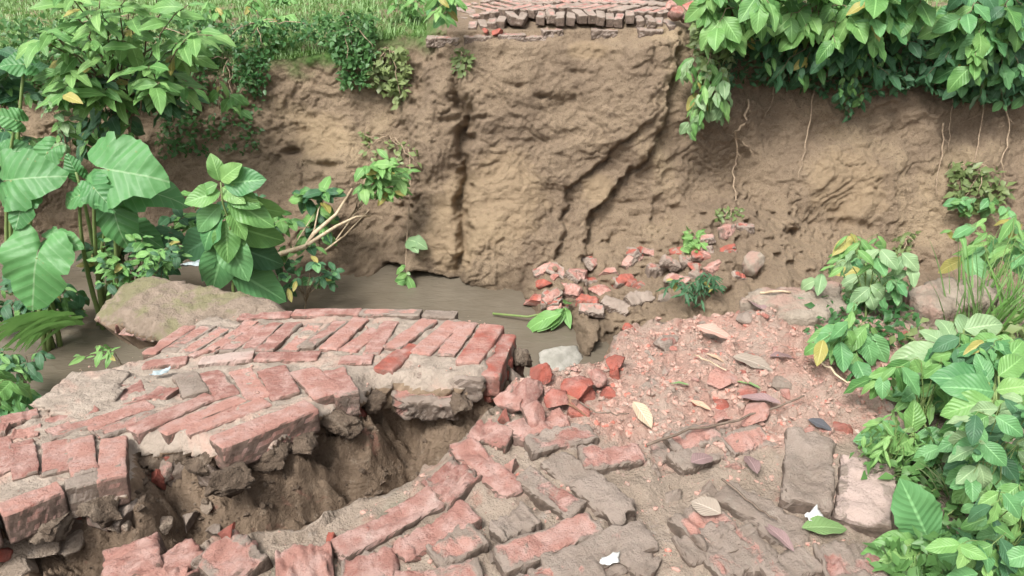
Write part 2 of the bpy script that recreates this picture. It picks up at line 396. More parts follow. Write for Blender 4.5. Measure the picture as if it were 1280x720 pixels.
zz = np.where(tt[:, None] < 0, -2.2 + tt[:, None] * 2.0, -2.2 + tt[:, None] * (ZT + 2.2))
yy = B0[1] + (zz + 2.2) * (BT[1] / BT[2])
PX, PY = to_px(BX, yy, zz)
fade = 1 - .55 * sstep(.93, 1.0, tt[:, None])
D = bank_d(PX, PY, BX, zz) + bank_noise(BX, zz, PX, PY) * fade
X1, Y1, Z1 = BX, yy + BN[1] * D, zz + BN[2] * D
rows = [(X1, Y1, Z1)]
bk = np.array(back)[:, None]
XB = np.tile(bx, (len(back), 1)); YB = Y1[-1][None] + bk * (1 + 0 * XB)
ZB = Z1[-1][None] * np.exp(-bk * 2) + ztop(XB) * (1 - np.exp(-bk * 2)) + .03 * np.minimum(bk, .4) / .4 + .03 * fbm(XB * 2, YB * 2, 0, 4, 81) * np.minimum(1, bk / .2) + .012 * np.minimum(bk, 60)
Xa, Ya, Za = np.vstack([X1, XB]), np.vstack([Y1, YB]), np.vstack([Z1, ZB])
me = gridm('bank', Xa, Ya, Za)
topm = np.vstack([sstep(.93, 1.02, tt[:, None] + .04 * fbm(BX * 4, 0, 0, 3, 5)) * np.ones_like(BX), np.ones_like(XB)])
rd = ((640 + FPX * Xa / 6.75) > 560) & ((640 + FPX * Xa / 6.75) < 860)
attr(me, 'top', np.where(rd, 0, topm))
oc = sum(np.exp(-((PX - a) / c) ** 2 - ((PY - b) / e) ** 2) for a, b, c, e in ((625, 245, 70, 75), (735, 62, 34, 14), (382, 165, 50, 42), (560, 300, 35, 50), (750, 235, 25, 25), (1070, 230, 70, 60)))
attr(me, 'ochre', np.vstack([np.clip(oc, 0, 1), np.zeros_like(XB)]))
bank = tag(link('bank', me, BANK), kind='structure')
def bank_hit(px, py, out=0.0):
    r = np.array(ray(px, py)); o = np.array(ORG); d = 0.0
    for _ in range(14):
        t = ((B0 + BN * (d + out) - o) @ BN) / (r @ BN); P = o + r * t; Q = P - BN * (d + out)
        zt = float(np.interp(Q[0], bx, ZT0)); t_ = (Q[2] + 2.2) / 2.0 if Q[2] < -2.2 else (Q[2] + 2.2) / (zt + 2.2)
        d = .4 * d + .6 * bil(bx, tt, D, Q[0], t_)
    return Vector(P)
def bank_top(x):                      # edge point of the far bank at this x
    i = int(np.argmin(np.abs(bx - x))); return Vector((x, Y1[-1, i], Z1[-1, i]))
def top_z(x, y):
    i = int(np.argmin(np.abs(bx - x))); return float(np.interp(y, YB[:, i], ZB[:, i]))

wx = axis(-5, 5, .25, -300, 300)
WX, WY = np.meshgrid(wx, np.linspace(1.2, 7.2, 13)); tag(link('water', gridm('water', WX, WY, WX * 0 + WATER_Z), WATER), kind='structure')

# ------------------------------------------------------------ bricks
def brick_mesh(seed, L=.24, W=.075, H=.115, r=.010, rough=.0045, nx=30, ny=11, nz=8, broken=0):
    v, idx, f = [], {}, []
    def vid(i, j, k):
        if (i, j, k) not in idx: idx[(i, j, k)] = len(v); v.append((i / nx - .5, j / ny - .5, k / nz - .5))
        return idx[(i, j, k)]
    for i in range(nx):
        for j in range(ny):
            f.append((vid(i, j, nz), vid(i + 1, j, nz), vid(i + 1, j + 1, nz), vid(i, j + 1, nz)))
            f.append((vid(i, j + 1, 0), vid(i + 1, j + 1, 0), vid(i + 1, j, 0), vid(i, j, 0)))
    for i in range(nx):
        for k in range(nz):
            f.append((vid(i, 0, k), vid(i + 1, 0, k), vid(i + 1, 0, k + 1), vid(i, 0, k + 1)))
            f.append((vid(i, ny, k + 1), vid(i + 1, ny, k + 1), vid(i + 1, ny, k), vid(i, ny, k)))
    for j in range(ny):
        for k in range(nz):
            f.append((vid(0, j, k + 1), vid(0, j + 1, k + 1), vid(0, j + 1, k), vid(0, j, k)))
            f.append((vid(nx, j, k), vid(nx, j + 1, k), vid(nx, j + 1, k + 1), vid(nx, j, k + 1)))
    p = np.array(v) * 2; p = np.sign(p) * (1 - (1 - np.abs(p)) ** 1.25); p = p * np.array([L, W, H]) / 2
    s = seed * 3.7
    rr = np.clip(r * (1 + .9 * fbm(p[:, 0] * 18 + s, p[:, 1] * 18, p[:, 2] * 18, 2, seed)), .003, W * .45)[:, None]
    half = np.array([L, W, H]) / 2; inner = np.clip(p, -(half - rr), half - rr); dv = p - inner; ln = np.linalg.norm(dv, axis=1, keepdims=True)
    p = inner + np.where(ln > 1e-9, dv / np.maximum(ln, 1e-9) * rr, 0)
    nrm = p / half ** 2 * half.min(); nrm /= np.linalg.norm(nrm, axis=1, keepdims=True)
    n = fbm(p[:, 0] * 28 + s, p[:, 1] * 28 + s, p[:, 2] * 28, 4, seed + 5, .65)
    n2 = fbm(p[:, 0] * 7 + s, p[:, 1] * 7, p[:, 2] * 7, 2, seed + 6)
    p = p + nrm * (n * rough + n2 * rough * 1.3)[:, None]
    chip = vnoise(p[:, 0] * 14 + s, p[:, 1] * 10, p[:, 2] * 6 + s, seed + 8); p[:, 2] -= np.clip(chip - .45, 0, 1) * .03 * (p[:, 2] > 0)
    p[:, 1] += .006 * math.sin(seed) * np.sin(p[:, 0] * 9 + s)
    if broken:
        e = p[:, 0] > 0; p[:, 0] -= np.where(e, (p[:, 0] / (L / 2)) * (.035 * np.abs(vnoise(p[:, 1] * 30, p[:, 2] * 30, s, seed)) + .12 * (p[:, 1] + .02 * p[:, 2])), 0)
    return pym('brick', p, f)
BR_SHARP = [brick_mesh(i, r=.006, rough=.0030) for i in range(1, 7)]
BR_WORN = [brick_mesh(20 + i, r=.012, rough=.0065, broken=i % 2) for i in range(8)]
BR_BROKE = [brick_mesh(40 + i, r=.012, rough=.008, broken=1) for i in range(5)]
FLAT_WORN = [brick_mesh(60 + i, W=.115, H=.075, r=.012, rough=.006, ny=15, nz=6) for i in range(4)]
for mm in BR_SHARP + BR_WORN + BR_BROKE + FLAT_WORN: mm.materials.append(BRICK)
def in_poly(poly, g):
    X0, X9 = min(p[0] for p in poly), max(p[0] for p in poly); Y0, Y9 = min(p[1] for p in poly), max(p[1] for p in poly)
    while True:
        x, y = g.uniform(X0, X9), g.uniform(Y0, Y9)
        c = False; j = len(poly) - 1
        for i in range(len(poly)):
            (xi, yi), (xj, yj) = poly[i], poly[j]
            if (yi > y) != (yj > y) and x < (xj - xi) * (y - yi) / (yj - yi) + xi: c = not c
            j = i
        if c: return x, y
# ------------------------------------------------------------ chunk / rock shapes
def ico(sub):
    import bmesh
    b = bmesh.new(); bmesh.ops.create_icosphere(b, subdivisions=sub, radius=1); b.verts.ensure_lookup_table()
    v = np.array([q.co[:] for q in b.verts]); f = [[q.index for q in a.verts] for a in b.faces]; b.free(); return v, f
def chunk_mesh(name, seed, sub=4, cuts=11, rough=.05):
    v, f = ico(sub); g = np.random.default_rng(seed)
    for _ in range(cuts):
        n = g.normal(size=3); n /= np.linalg.norm(n); h = g.uniform(.34, .72); d = v @ n; v = v - np.clip(d - h, 0, None)[:, None] * n
    nn = fbm(v[:, 0] * 3.5 + seed, v[:, 1] * 3.5, v[:, 2] * 3.5, 4, seed, .6); v = v * (1 + rough * nn)[:, None]
    v = v / (np.abs(v).max(0)); return pym(name, v, f, smooth=True)
CH_BR = [chunk_mesh('brick_chunk', 100 + i) for i in range(7)]
for c in CH_BR: c.materials.append(BRICK)
CH_LUMP = [chunk_mesh('mud_lump', 160 + i, rough=.22, cuts=12) for i in range(4)]
for c in CH_LUMP: c.materials.append(LUMPM)
CH_ST = [chunk_mesh('stone', 130 + i, rough=.07) for i in range(4)]

def basis(xa, za):
    xa = xa.normalized(); ya = za.cross(xa).normalized(); za = xa.cross(ya)
    return Matrix((xa, ya, za)).transposed().to_4x4()
def put(name, me, loc, rot, sc, parent=None, color=None):
    o = bpy.data.objects.new(name, me); COL.objects.link(o)
    off = Vector((0, 0, 0))
    if parent is not None: o.parent = parent; off = parent.location
    o.matrix_basis = Matrix.Translation(Vector(loc) - off) @ rot @ Matrix.Diagonal((*sc, 1))
    if color is not None:
        if me in CH_BR: color = (color[0] - .30, color[1], color[2])     # small chunks carry no mortar rim
        o.color = (*color, 1)
    return o
def surf_n(f, x, y, e=.02):
    return Vector((-(f(x + e, y) - f(x - e, y)) / (2 * e), -(f(x, y + e) - f(x, y - e)) / (2 * e), 1)).normalized()
BW, BH = .075, .115
def lay(parent, rowdata, f, pool, mud=.3, red=.15, pale=.1, up=.006, hz=BH, tilt=.02, wmul=1.0):
    for b in rowdata:
        x1, y1, x2, y2, *o = b; wd = o[0] if len(o) > 0 and o[0] else 7.2
        m_, r_, p_ = (o[1] if len(o) > 1 and o[1] is not None else mud), (o[2] if len(o) > 2 and o[2] is not None else red), (o[3] if len(o) > 3 and o[3] is not None else pale)
        u_ = o[4] if len(o) > 4 else up; wd *= wmul
        A, Bp = hit_f(x1, y1, f), hit_f(x2, y2, f); c = (A + Bp) / 2; n = surf_n(f, c.x, c.y)
        n = (n + Vector((random.gauss(0, tilt), random.gauss(0, tilt), 0))).normalized()
        L = (Bp - A).length; d = Bp - A
        if random.random() < .5: d = -d
        rot = basis(d, n); mesh = random.choice(pool if L > .10 or pool is BR_SHARP else CH_BR)
        wide = wd > 9.8
        if mesh in CH_BR: sw, bw, h0, L = wd / 200, .1, 2.0, L * .12
        elif wide and pool is not BR_BROKE: mesh = random.choice(FLAT_WORN); sw, bw, h0 = wd / 11.5, .115, .075
        else: sw, bw, h0 = wd / 7.5, .075, .115
        put('brick', mesh, c + n * (u_ + random.gauss(0, .002) - hz / 2), rot, (L / .24, sw, hz / h0), parent,
            (m_ + random.gauss(0, .08), r_ + random.gauss(0, .06), p_ + random.gauss(0, .08)))
z1 = lambda *b: (b[0] / 3.879, 360 + b[1] / 3.879, b[2] / 3.879, 360 + b[3] / 3.879) + b[4:]
z2 = lambda *b: (b[0] / 3.879, 535 + b[1] / 3.879, b[2] / 3.879, 535 + b[3] / 3.879) + b[4:]
z3 = lambda *b: (140 + b[0] / 3.879, 340 + b[1] / 3.879, 140 + b[2] / 3.879, 340 + b[3] / 3.879) + b[4:]
z4 = lambda *b: (380 + b[0] / 3.879, 360 + b[1] / 3.879, 380 + b[2] / 3.879, 360 + b[3] / 3.879) + b[4:]
z5 = lambda *b: (300 + b[0] / 3.879, 535 + b[1] / 3.879, 300 + b[2] / 3.879, 535 + b[3] / 3.879) + b[4:]
z6 = lambda *b: (560 + b[0] / 3.879, 440 + b[1] / 3.879, 560 + b[2] / 3.879, 440 + b[3] / 3.879) + b[4:]
z7 = lambda *b: (600 + b[0] / 3.879, 535 + b[1] / 3.879, 600 + b[2] / 3.879, 535 + b[3] / 3.879) + b[4:]
z8 = lambda *b: (860 + b[0] / 2.571, 440 + b[1] / 2.571, 860 + b[2] / 2.571, 440 + b[3] / 2.571) + b[4:]

slabc = hit_f(330, 480, slab_z)
slab = thing('pavement_slab', 'tilted broken slab of pink herringbone brick paving sliding towards the stream', 'paving', (slabc.x, slabc.y, slabc.z - .12))
N_ = None
slab_bricks = [
    z3(610, 222, 872, 206, 6.5, .25), z3(880, 200, 1205, 196, 6.5, .1), z4(275, 122, 570, 120, 6.5, .45), z4(580, 128, 742, 130, 6.5, .6),
    z3(180, 395, 375, 262, 6, .2), z3(270, 388, 470, 262, 7, .4), z3(350, 398, 560, 268, 6.5, .35), z3(455, 400, 680, 246, 6, .25), z3(545, 388, 740, 250, 7, .35), z3(650, 386, 800, 246, 6, .5),
    z3(740, 385, 880, 250, 7, .3), z3(850, 382, 990, 250, 6.5, .25), z3(940, 370, 1115, 238, 6.5, .4), z3(1040, 375, 1210, 226, 6.8, .12),
    z4(215, 305, 360, 195, 7, .1, .4), z4(320, 325, 425, 165, 6.5, .35), z4(375, 395, 525, 275, 7, .1, .55), z4(430, 300, 610, 160, 7, .3, .2), z4(565, 325, 735, 165, 8, .1), z4(685, 328, 805, 168, 7.2, .15, .2),
    z4(795, 370, 905, 190, 8.5, .15, .5), z4(895, 400, 985, 205, 7.5, .2, .6, None, -.012),
    z3(150, 458, 365, 432, 6, .35), z3(385, 420, 512, 368, 3.5, .05, .1, .4, .010), z3(425, 442, 692, 412, 7, .05, .0, .55, .012), z3(700, 420, 1008, 408, 7, .12), z3(1105, 432, 1268, 424, 7.5, .25),
    z3(85, 530, 118, 632, 8, .1), z3(190, 578, 304, 590, 8, .2), z3(350, 500, 400, 600, 7.5, .75), z3(465, 490, 555, 610, 7.2, .3), z3(625, 480, 705, 612, 7.5, .15), z3(765, 478, 850, 605, 9, .15, .1, .2),
    z3(920, 480, 1045, 605, 9, .05), z3(1070, 475, 1150, 595, 7.5, .25),
    z1(0, 648, 190, 600, 6.5, .35), z1(225, 655, 465, 578, 7, .25), z1(420, 680, 735, 568, 7, .15), z1(470, 716, 760, 610, 6.5, .55), z1(632, 695, 1025, 528, 6.5, .12), z1(780, 700, 1175, 540, 6.5, .5),
    z1(895, 700, 1300, 545, 7, .08), (268, 554, 390, 507, 8.5, .02, .05),
    z1(60, 716, 195, 690, 6.5, .3), z1(235, 712, 355, 668, 6.5, .35), z1(-60, 700, 45, 682, 6, .3), (60, 545, 118, 528, 6.5, .5), (118, 545, 168, 526, 6.5, .45),
    z2(0, 50, 15, 215, 6.4, .3), z2(110, 70, 125, 235, 6.4, .35), z2(265, 65, 265, 215, 6.6, .2), z2(400, 50, 415, 225, 6.6, .3, N_, .2), z2(548, 50, 552, 250, 6.8, .15), z2(-130, 60, -95, 230, 7.5, .4),
    z2(0, 405, 300, 292, 6.5, .2), z2(315, 285, 600, 205, 6, .75), (-120, 675, -5, 640, 7, .3), (-110, 590, -30, 575, 7, .4), (-100, 560, -20, 545, 7, .4), (-140, 640, -40, 612, 7, .4)]
lay(slab, [tuple(b[:5]) + ((b[5] - .08),) + tuple(b[6:]) if len(b) > 5 and b[5] is not None else b for b in slab_bricks], slab_z, BR_SHARP, mud=.2, red=.10, pale=.1, up=.006, hz=.080, tilt=.018, wmul=.95)
# broken lower course and hanging ends along the break
lowz = lambda x, y: slab_z(x, y) - .070
lay(slab, [z4(470, 420, 560, 320, 9, .8, .0), z4(570, 425, 650, 325, 9, .85, .0), z4(670, 430, 750, 325, 9, .8, .1), z4(770, 440, 850, 335, 9, .6, .2), z4(380, 420, 470, 340, 8, .3, .5)], lambda x, y: slab_z(x, y) - .022, BR_BROKE, up=.0, hz=.075, tilt=.08)
lay(slab, [z4(905, 440, 950, 300, 8, .25, .6), z4(960, 400, 1000, 260, 7, .2, .9), z4(870, 450, 930, 400, 7, .2, .7)], lambda x, y: slab_z(x, y) - .03, CH_BR, up=.0, hz=.09, tilt=.2)
lay(slab, [z4(430, 500, 765, 500, 11.4, .35, .2), z4(265, 440, 470, 440, 7, .1, .75), z4(190, 560, 300, 560, 8, .0, .8), z4(640, 420, 930, 440, 9, .6, .2)], lowz, BR_BROKE, up=.0, hz=.075, tilt=.06)
lay(slab, [z2(760, 100, 770, 175, 8, .6, .2), z2(865, 90, 880, 170, 8, .7), z2(1000, 80, 1020, 200, 9, .75), z2(725, 180, 810, 150, 7, .0, .95), z2(560, 320, 690, 340, 11.3, .75),
           z2(100, 470, 420, 370, 8, .55, .3), z2(420, 350, 540, 350, 8, .6, .1), z1(1300, 640, 1400, 610, 8, .3, .7), z4(1000, 330, 1090, 290, 9, .3, .3), z4(960, 400, 1060, 380, 9, .7)],
    lambda x, y: slab_z(x, y) - .06, CH_BR, up=.0, hz=.10, tilt=.2)

def clip_sheet(name, poly, f, thick, step, amp, edge, mat, parent, seed, top_off=0.0, side_in=.03, side_mat=None):
    P = np.array(poly); x0, y0 = P.min(0) - .05; x1, y1 = P.max(0) + .05
    xs, ys = np.arange(x0, x1, step), np.arange(y0, y1, step); X, Y = np.meshgrid(xs, ys)
    s = sdf_poly(X, Y, poly) + edge * fbm(X * 14, Y * 14, 0, 3, seed)
    ins = s < 0; cell = ins[:-1, :-1] & ins[1:, :-1] & ins[:-1, 1:] & ins[1:, 1:]
    Z = f(X, Y) + top_off + amp * fbm(X * 9, Y * 9, 1, 3, seed + 1) + amp * .7 * fbm(X * 40, Y * 40, 2, 3, seed + 2) - (.5 * np.clip(.02 + s, 0, .03) if side_mat is None else 1.1 * np.clip(.045 + s, 0, .05))
    n, m = X.shape; ids = -np.ones((n, m), int); V, F = [], []
    use = np.zeros((n, m), bool)
    for a in (0, 1):
        for b in (0, 1): use[a:n - 1 + a, b:m - 1 + b] |= cell
    ids[use] = np.arange(use.sum()); V = np.stack([X[use], Y[use], Z[use]], -1).tolist()
    ii, jj = np.nonzero(cell)
    F = np.stack([ids[ii, jj], ids[ii, jj + 1], ids[ii + 1, jj + 1], ids[ii + 1, jj]], -1).tolist()
    # skirt on boundary edges
    lay_v = {}
    def low(i, j, k):
        key = (i, j, k)
        if key not in lay_v:
            t = k / 4; g = side_in * t
            nxv = float(vnoise(X[i, j] * 30, Y[i, j] * 30, t * 3, seed + 3)) * .012
            cx, cy = P.mean(0); d = np.array([cx - X[i, j], cy - Y[i, j]]); d /= np.linalg.norm(d) + 1e-9
            lay_v[key] = len(V); V.append([X[i, j] + d[0] * (g + nxv), Y[i, j] + d[1] * (g + nxv), Z[i, j] - thick * t])
        return lay_v[key]
    get = lambda i, j, k: int(ids[i, j]) if k == 0 else low(i, j, k)
    cp = np.zeros((n + 1, m + 1), bool); cp[1:n, 1:m] = cell
    for i, j in zip(ii, jj):
        for (di, dj, a, b) in ((-1, 0, (i, j), (i, j + 1)), (1, 0, (i + 1, j + 1), (i + 1, j)), (0, -1, (i + 1, j), (i, j)), (0, 1, (i, j + 1), (i + 1, j + 1))):
            if not cp[i + 1 + di, j + 1 + dj]:
                for k in range(4): F.append((get(*b, k), get(*a, k), get(*a, k + 1), get(*b, k + 1)))
    nf = len(ii); me = pym(name, V, F); o = link(name, me, mat, parent)
    if side_mat: me.materials.append(side_mat); me.polygons.foreach_set('material_index', [0] * nf + [1] * (len(F) - nf))
    if parent is not None: o.location = -parent.location
    return o
clip_sheet('mud_bed', SLAB, slab_z, .085, .009, .006, .012, MUDBED, slab, 91, top_off=-.004, side_in=.06, side_mat=SOILC)
# mud lumps still stuck to the broken rim
for i, (px, py, sx, sy, sz) in enumerate([(540, 462, .10, .07, .045), (505, 452, .06, .05, .04), (575, 500, .05, .04, .035), (425, 520, .07, .05, .05), (250, 575, .06, .05, .045), (195, 566, .05, .045, .045), (225, 562, .045, .04, .05), (330, 560, .09, .05, .04), (130, 628, .06, .05, .05), (60, 650, .09, .06, .04), (612, 475, .06, .05, .05), (650, 440, .05, .05, .05), (515, 470, .05, .04, .04), (560, 472, .055, .04, .04), (592, 470, .045, .04, .04), (480, 478, .04, .04, .04), (625, 455, .05, .06, .05), (470, 495, .05, .045, .045), (290, 590, .08, .05, .05), (380, 545, .06, .05, .04)]):
    p = hit_f(px, py, lambda x, y: slab_z(x, y) - .055)
    me_ = CH_LUMP[i % 4]; put('mud_lump', me_, p + Vector((0, -.005, -.012)), Matrix.Rotation(.3 + i * .9, 4, 'Z'), (sx, sy, sz), slab)

# ------------------------------------------------------------ near pavement (right)
pave = tag(thing('pavement', 'sunken muddy herringbone brick pavement strewn with brick crumbs', None, (.4, 1.5, 0)), kind='structure')
pv = [
    z5(455, 604, 955, 322, 8, .15, N_, .35), z5(745, 632, 1135, 408, 8, .25), z5(950, 215, 1115, 305, 12, .45), z5(395, 540, 500, 478, 8, .1, .7), z5(170, 712, 455, 650, 11.5, .15), z5(490, 705, 780, 660, 9, .45),
    z5(780, 716, 965, 680, 9, .3), z5(945, 672, 1130, 600, 11, .8), z5(660, 360, 780, 340, 8, .4, .1, .3),
    z2(630, 560, 668, 740, 12, .25), z2(800, 590, 930, 735, 12, .3, N_, .25), z2(1030, 590, 1210, 720, 12, .35), z2(640, 760, 900, 760, 9, .4),
    z6(60, 425, 330, 690, 8.5, .0, .0, .55), z6(295, 395, 570, 308, 8, .2, .1, .25), z6(385, 455, 720, 388, 8, .6), z6(635, 520, 955, 490, 8.5, .5), z6(150, 412, 315, 432, 9, .5, N_, .2), z6(245, 490, 385, 555, 10, .55),
    (688, 574, 791, 651, 8.5, .9, .0, .0, .012), z7(195, 215, 480, 405, 7.5, .7), z7(90, 650, 570, 448, 8, .55), z7(320, 700, 830, 515, 9, .85, 0, 0, .012), z7(-20, 600, 140, 540, 9, .85), z7(935, 170, 1180, 75, 8.5, .8),
    z7(775, 195, 900, 165, 8, .75), z7(1000, 190, 1135, 165, 8, .5, .0, .3), z7(1140, 195, 1275, 145, 8.5, .75), z7(985, 520, 1170, 410, 12, .6), z7(600, 240, 690, 355, 7, .6), z7(640, 580, 860, 700, 0, .9),
    z7(0, 430, 180, 440, 8, .8), z7(60, 520, 260, 420, 8, .9), z7(240, 760, 600, 690, 8, .7), z7(1020, 300, 1180, 240, 8, .8), z7(880, 260, 980, 330, 8, .85),
    z8(392, 285, 382, 512, 12.5, 1.1, 0, .0, .026), z8(565, 368, 560, 568, 12.5, .35, 0, .75, .024), z8(110, 430, 385, 625, 9, .9), z8(420, 690, 640, 690, 12, .7), z8(520, 640, 605, 600, 9, .5), z8(0, 330, 100, 290, 8, .75), z8(85, 350, 165, 320, 9, .7),
    z8(60, 700, 260, 640, 9, .7), z8(240, 720, 400, 660, 8, .75), z8(160, 560, 260, 680, 8, .8),
    (590, 536, 640, 548, 9, .6), (540, 700, 600, 668, 8, .6), (836, 556, 900, 540, 8, .7), (905, 560, 960, 545, 8, .6), (850, 690, 920, 668, 9, .75), (640, 735, 780, 700, 8, .8), (470, 735, 600, 715, 8, .6)]
pv = [tuple(b[:5]) + ((b[5] - .17 if len(b) > 5 and b[5] is not None else .4),) + tuple(b[6:]) if len(b) > 5 else b for b in pv]
lay(pave, pv, zero, BR_WORN, mud=.4, red=.05, pale=.12, up=.009, tilt=.028, wmul=.93)
lay(pave, [z6(300, 260, 470, 120, 11, .35, .35, .2, .035), z6(595, 195, 700, 130, 10, .2, .6, 0, .03), z6(245, 330, 300, 290, 7, .2, .5, .2), z6(400, 120, 530, 100, 9, .2, .6, 0, .03), z6(530, 240, 680, 310, 6, .2, .55),
           z6(780, 90, 850, 50, 7, .1, .7), z6(470, 200, 540, 150, 8, .5, .2), z6(1040, 200, 1210, 220, 8, .3, .4), (1030, 530, 1065, 525, 10, .2, .6), (700, 515, 735, 505, 7, .4, .3)],
    zero, CH_BR, up=.025, tilt=.2)

# mossy culvert slab beyond the brick slab
cf = lambda x, y: -.30 + .02 * (x + 1) + .06 * (y - 2.55) + 0 * x
def P2(pts, f): return W2(pts, f)
cpoly = P2([(114, 386), (128, 366), (152, 350), (178, 340), (205, 338), (250, 348), (300, 357), (345, 368), (376, 382), (385, 396), (345, 404), (300, 408), (268, 410), (240, 418), (216, 424), (190, 414), (150, 399)], cf)
o = clip_sheet('concrete_slab', cpoly, cf, .12, .010, .008, .012, CONC, None, 93, side_in=.10, side_mat=SOILC)
tag(o, 'mossy mud-covered concrete slab end overhanging the water beside the brick slab', 'concrete slab')
for (px, py, sz_, a_) in [(150, 404, .05, .2), (168, 410, .06, .5), (186, 416, .05, .1), (203, 420, .05, .8), (226, 412, .04, .3), (132, 396, .04, .6)]:
    put('brick', random.choice(CH_BR), hit_f(px, py, lambda x, y: -.37), Matrix.Rotation(a_, 4, 'Z'), (sz_, sz_ * .8, sz_ * .6), o, (.5, .4, 0))
# small brick pieces showing in its broken lip
rock_f = lambda x, y: -2.1
def boulder(name, label, cat, px, py, Y, size, mesh, mat, rot=(0, 0, 0), group=None, on=None, color=None):
    p = on if on is not None else at_y(px, py, Y)
    me = mesh.copy(); me.materials.clear(); me.materials.append(mat)
    q = put(name, me, p, Matrix.Rotation(rot[2], 4, 'Z') @ Matrix.Rotation(rot[0], 4, 'X') @ Matrix.Rotation(rot[1], 4, 'Y'), size, None, color)
    return tag(q, label, cat, group)
ps = march(704, 450); ks = (ps - ORG).length / FPX
boulder('stone', 'flat pale grey stone lying in the gap between slab and rubble', 'stone', 0, 0, 0, (32 * ks, 26 * ks, 13 * ks), CH_ST[0], STONE, (.3, 0, .3), on=ps)
boulder('stone', 'long tan stone resting on the slumped soil above the dark fern', 'stone', 0, 0, 0, (.10, .09, .15), CH_ST[1], CONC2, (.2, .2, .4), on=bank_hit(944, 326, .03))
c1f = lambda x, y: .02 + .05 * (y - 2.1)
o = clip_sheet('concrete_block', P2([(908, 388), (940, 372), (1000, 362), (1048, 358), (1062, 392), (1035, 408), (975, 406), (965, 394)], c1f), c1f, .14, .010, .010, .010, CONC2, None, 95, top_off=.03)
tag(o, 'pale weathered concrete block on the far edge of the rubble', 'concrete block')
o = clip_sheet('concrete_block', P2([(1125, 372), (1180, 356), (1240, 360), (1245, 388), (1160, 402)], c1f), c1f, .14, .010, .010, .010, CONC2, None, 96, top_off=.04)
tag(o, 'pinkish concrete block half hidden behind the broad leaves', 'concrete block')
# concrete piece beside slab left lip (grey mud cover)
gf = lambda x, y: slab_z(x, y) + .012
o = clip_sheet('mud_crust', P2([(30, 506), (88, 464), (140, 456), (160, 462), (150, 490), (120, 512), (60, 520)], gf), gf, .05, .010, .006, .02, MUDBED, slab, 97)

# loose soil clods, lower left
for i, (px, py, s, zc) in enumerate([(40, 690, (.10, .05, .05), -.20), (95, 676, (.05, .03, .03), -.18), (150, 664, (.035, .03, .025), -.2), (205, 662, (.03, .025, .02), -.22), (262, 640, (.025, .02, .02), -.25), (20, 715, (.09, .05, .05), -.16)]):
    p = march(px, py); p.z += s[2] * .3
    tag(put('soil_clod', CH_ST[i % 4], p, Matrix.Rotation(i * 1.3, 4, 'Z'), s, None), 'grey-brown clod of mud fallen below the slab edge', 'soil clod', 'mud clods in the crack')
for c in CH_ST: c.materials.append(GROUND)

# loose brick pieces on the ground and in the crack
def loose(px, py, z, L, w_, h_, ang, label, group, col, f=None):
    p = march(px, py); p.z += h_ * .25
    return tag(put('brick_piece', random.choice(CH_BR), p, Matrix.Rotation(ang, 4, 'Z'), (L / 2, w_ / 2, h_ / 2), None, col), label, 'brick piece', group)
gl_ = 'broken brick lying in the soil of the crack'
for (px, py, z, L, w_, h_, a, c) in [(90, 657, -.2, .13, .06, .05, .4, (.2, .7, 0)), (8, 697, -.2, .08, .06, .05, .3, (.2, .8, 0)), (287, 675, -.15, .05, .045, .04, .8, (.0, 1, 0)), (270, 668, -.2, .05, .05, .05, 0, (1, 0, 0)),
                                      (313, 690, -.06, .05, .045, .05, .2, (.1, .5, 0)), (440, 515, -.35, .08, .07, .05, .2, (0, .9, 0)), (238, 655, -.25, .05, .06, .05, .2, (.7, .2, 0)), (202, 578, -.2, .09, .04, .04, .3, (0, 1, 0))]:
    loose(px, py, z, L, w_, h_, a, gl_, 'broken bricks in the crack', c)

# half-buried fragments in the crumbs belong to the broken pavement
gr_ = random.Random(12)
for k in range(70):
    px, py = in_poly(dust_px, gr_); p = hit_z(px, py, 0); sz_ = .010 + .030 * gr_.random() ** 2.2; p.z = ground_z(p.x, p.y) - sz_ * .05
    put('brick', gr_.choice(CH_BR), p, Matrix.Rotation(gr_.uniform(0, 3), 4, 'Z') @ Matrix.Rotation(gr_.uniform(-.3, .3), 4, 'X'), (sz_ * 1.3, sz_, sz_ * .6), pave, (gr_.uniform(.1, .8), gr_.choice([.1, .2, .5, .6]), .1))
for (px, py, a, b, c, rd) in [(655, 490, .075, .05, .04, .3), (672, 470, .05, .04, .035, .6), (722, 484, .055, .045, .035, .65), (700, 500, .04, .035, .03, .5), (640, 505, .05, .035, .03, .3), (745, 470, .04, .03, .03, .4), (665, 520, .06, .035, .03, .15), (770, 452, .03, .03, .03, .6)]:
    p = hit_z(px, py, .01); put('brick', gr_.choice(CH_BR), p, Matrix.Rotation(gr_.uniform(0, 3), 4, 'Z'), (a, b, c), pave, (.35, rd, .1))
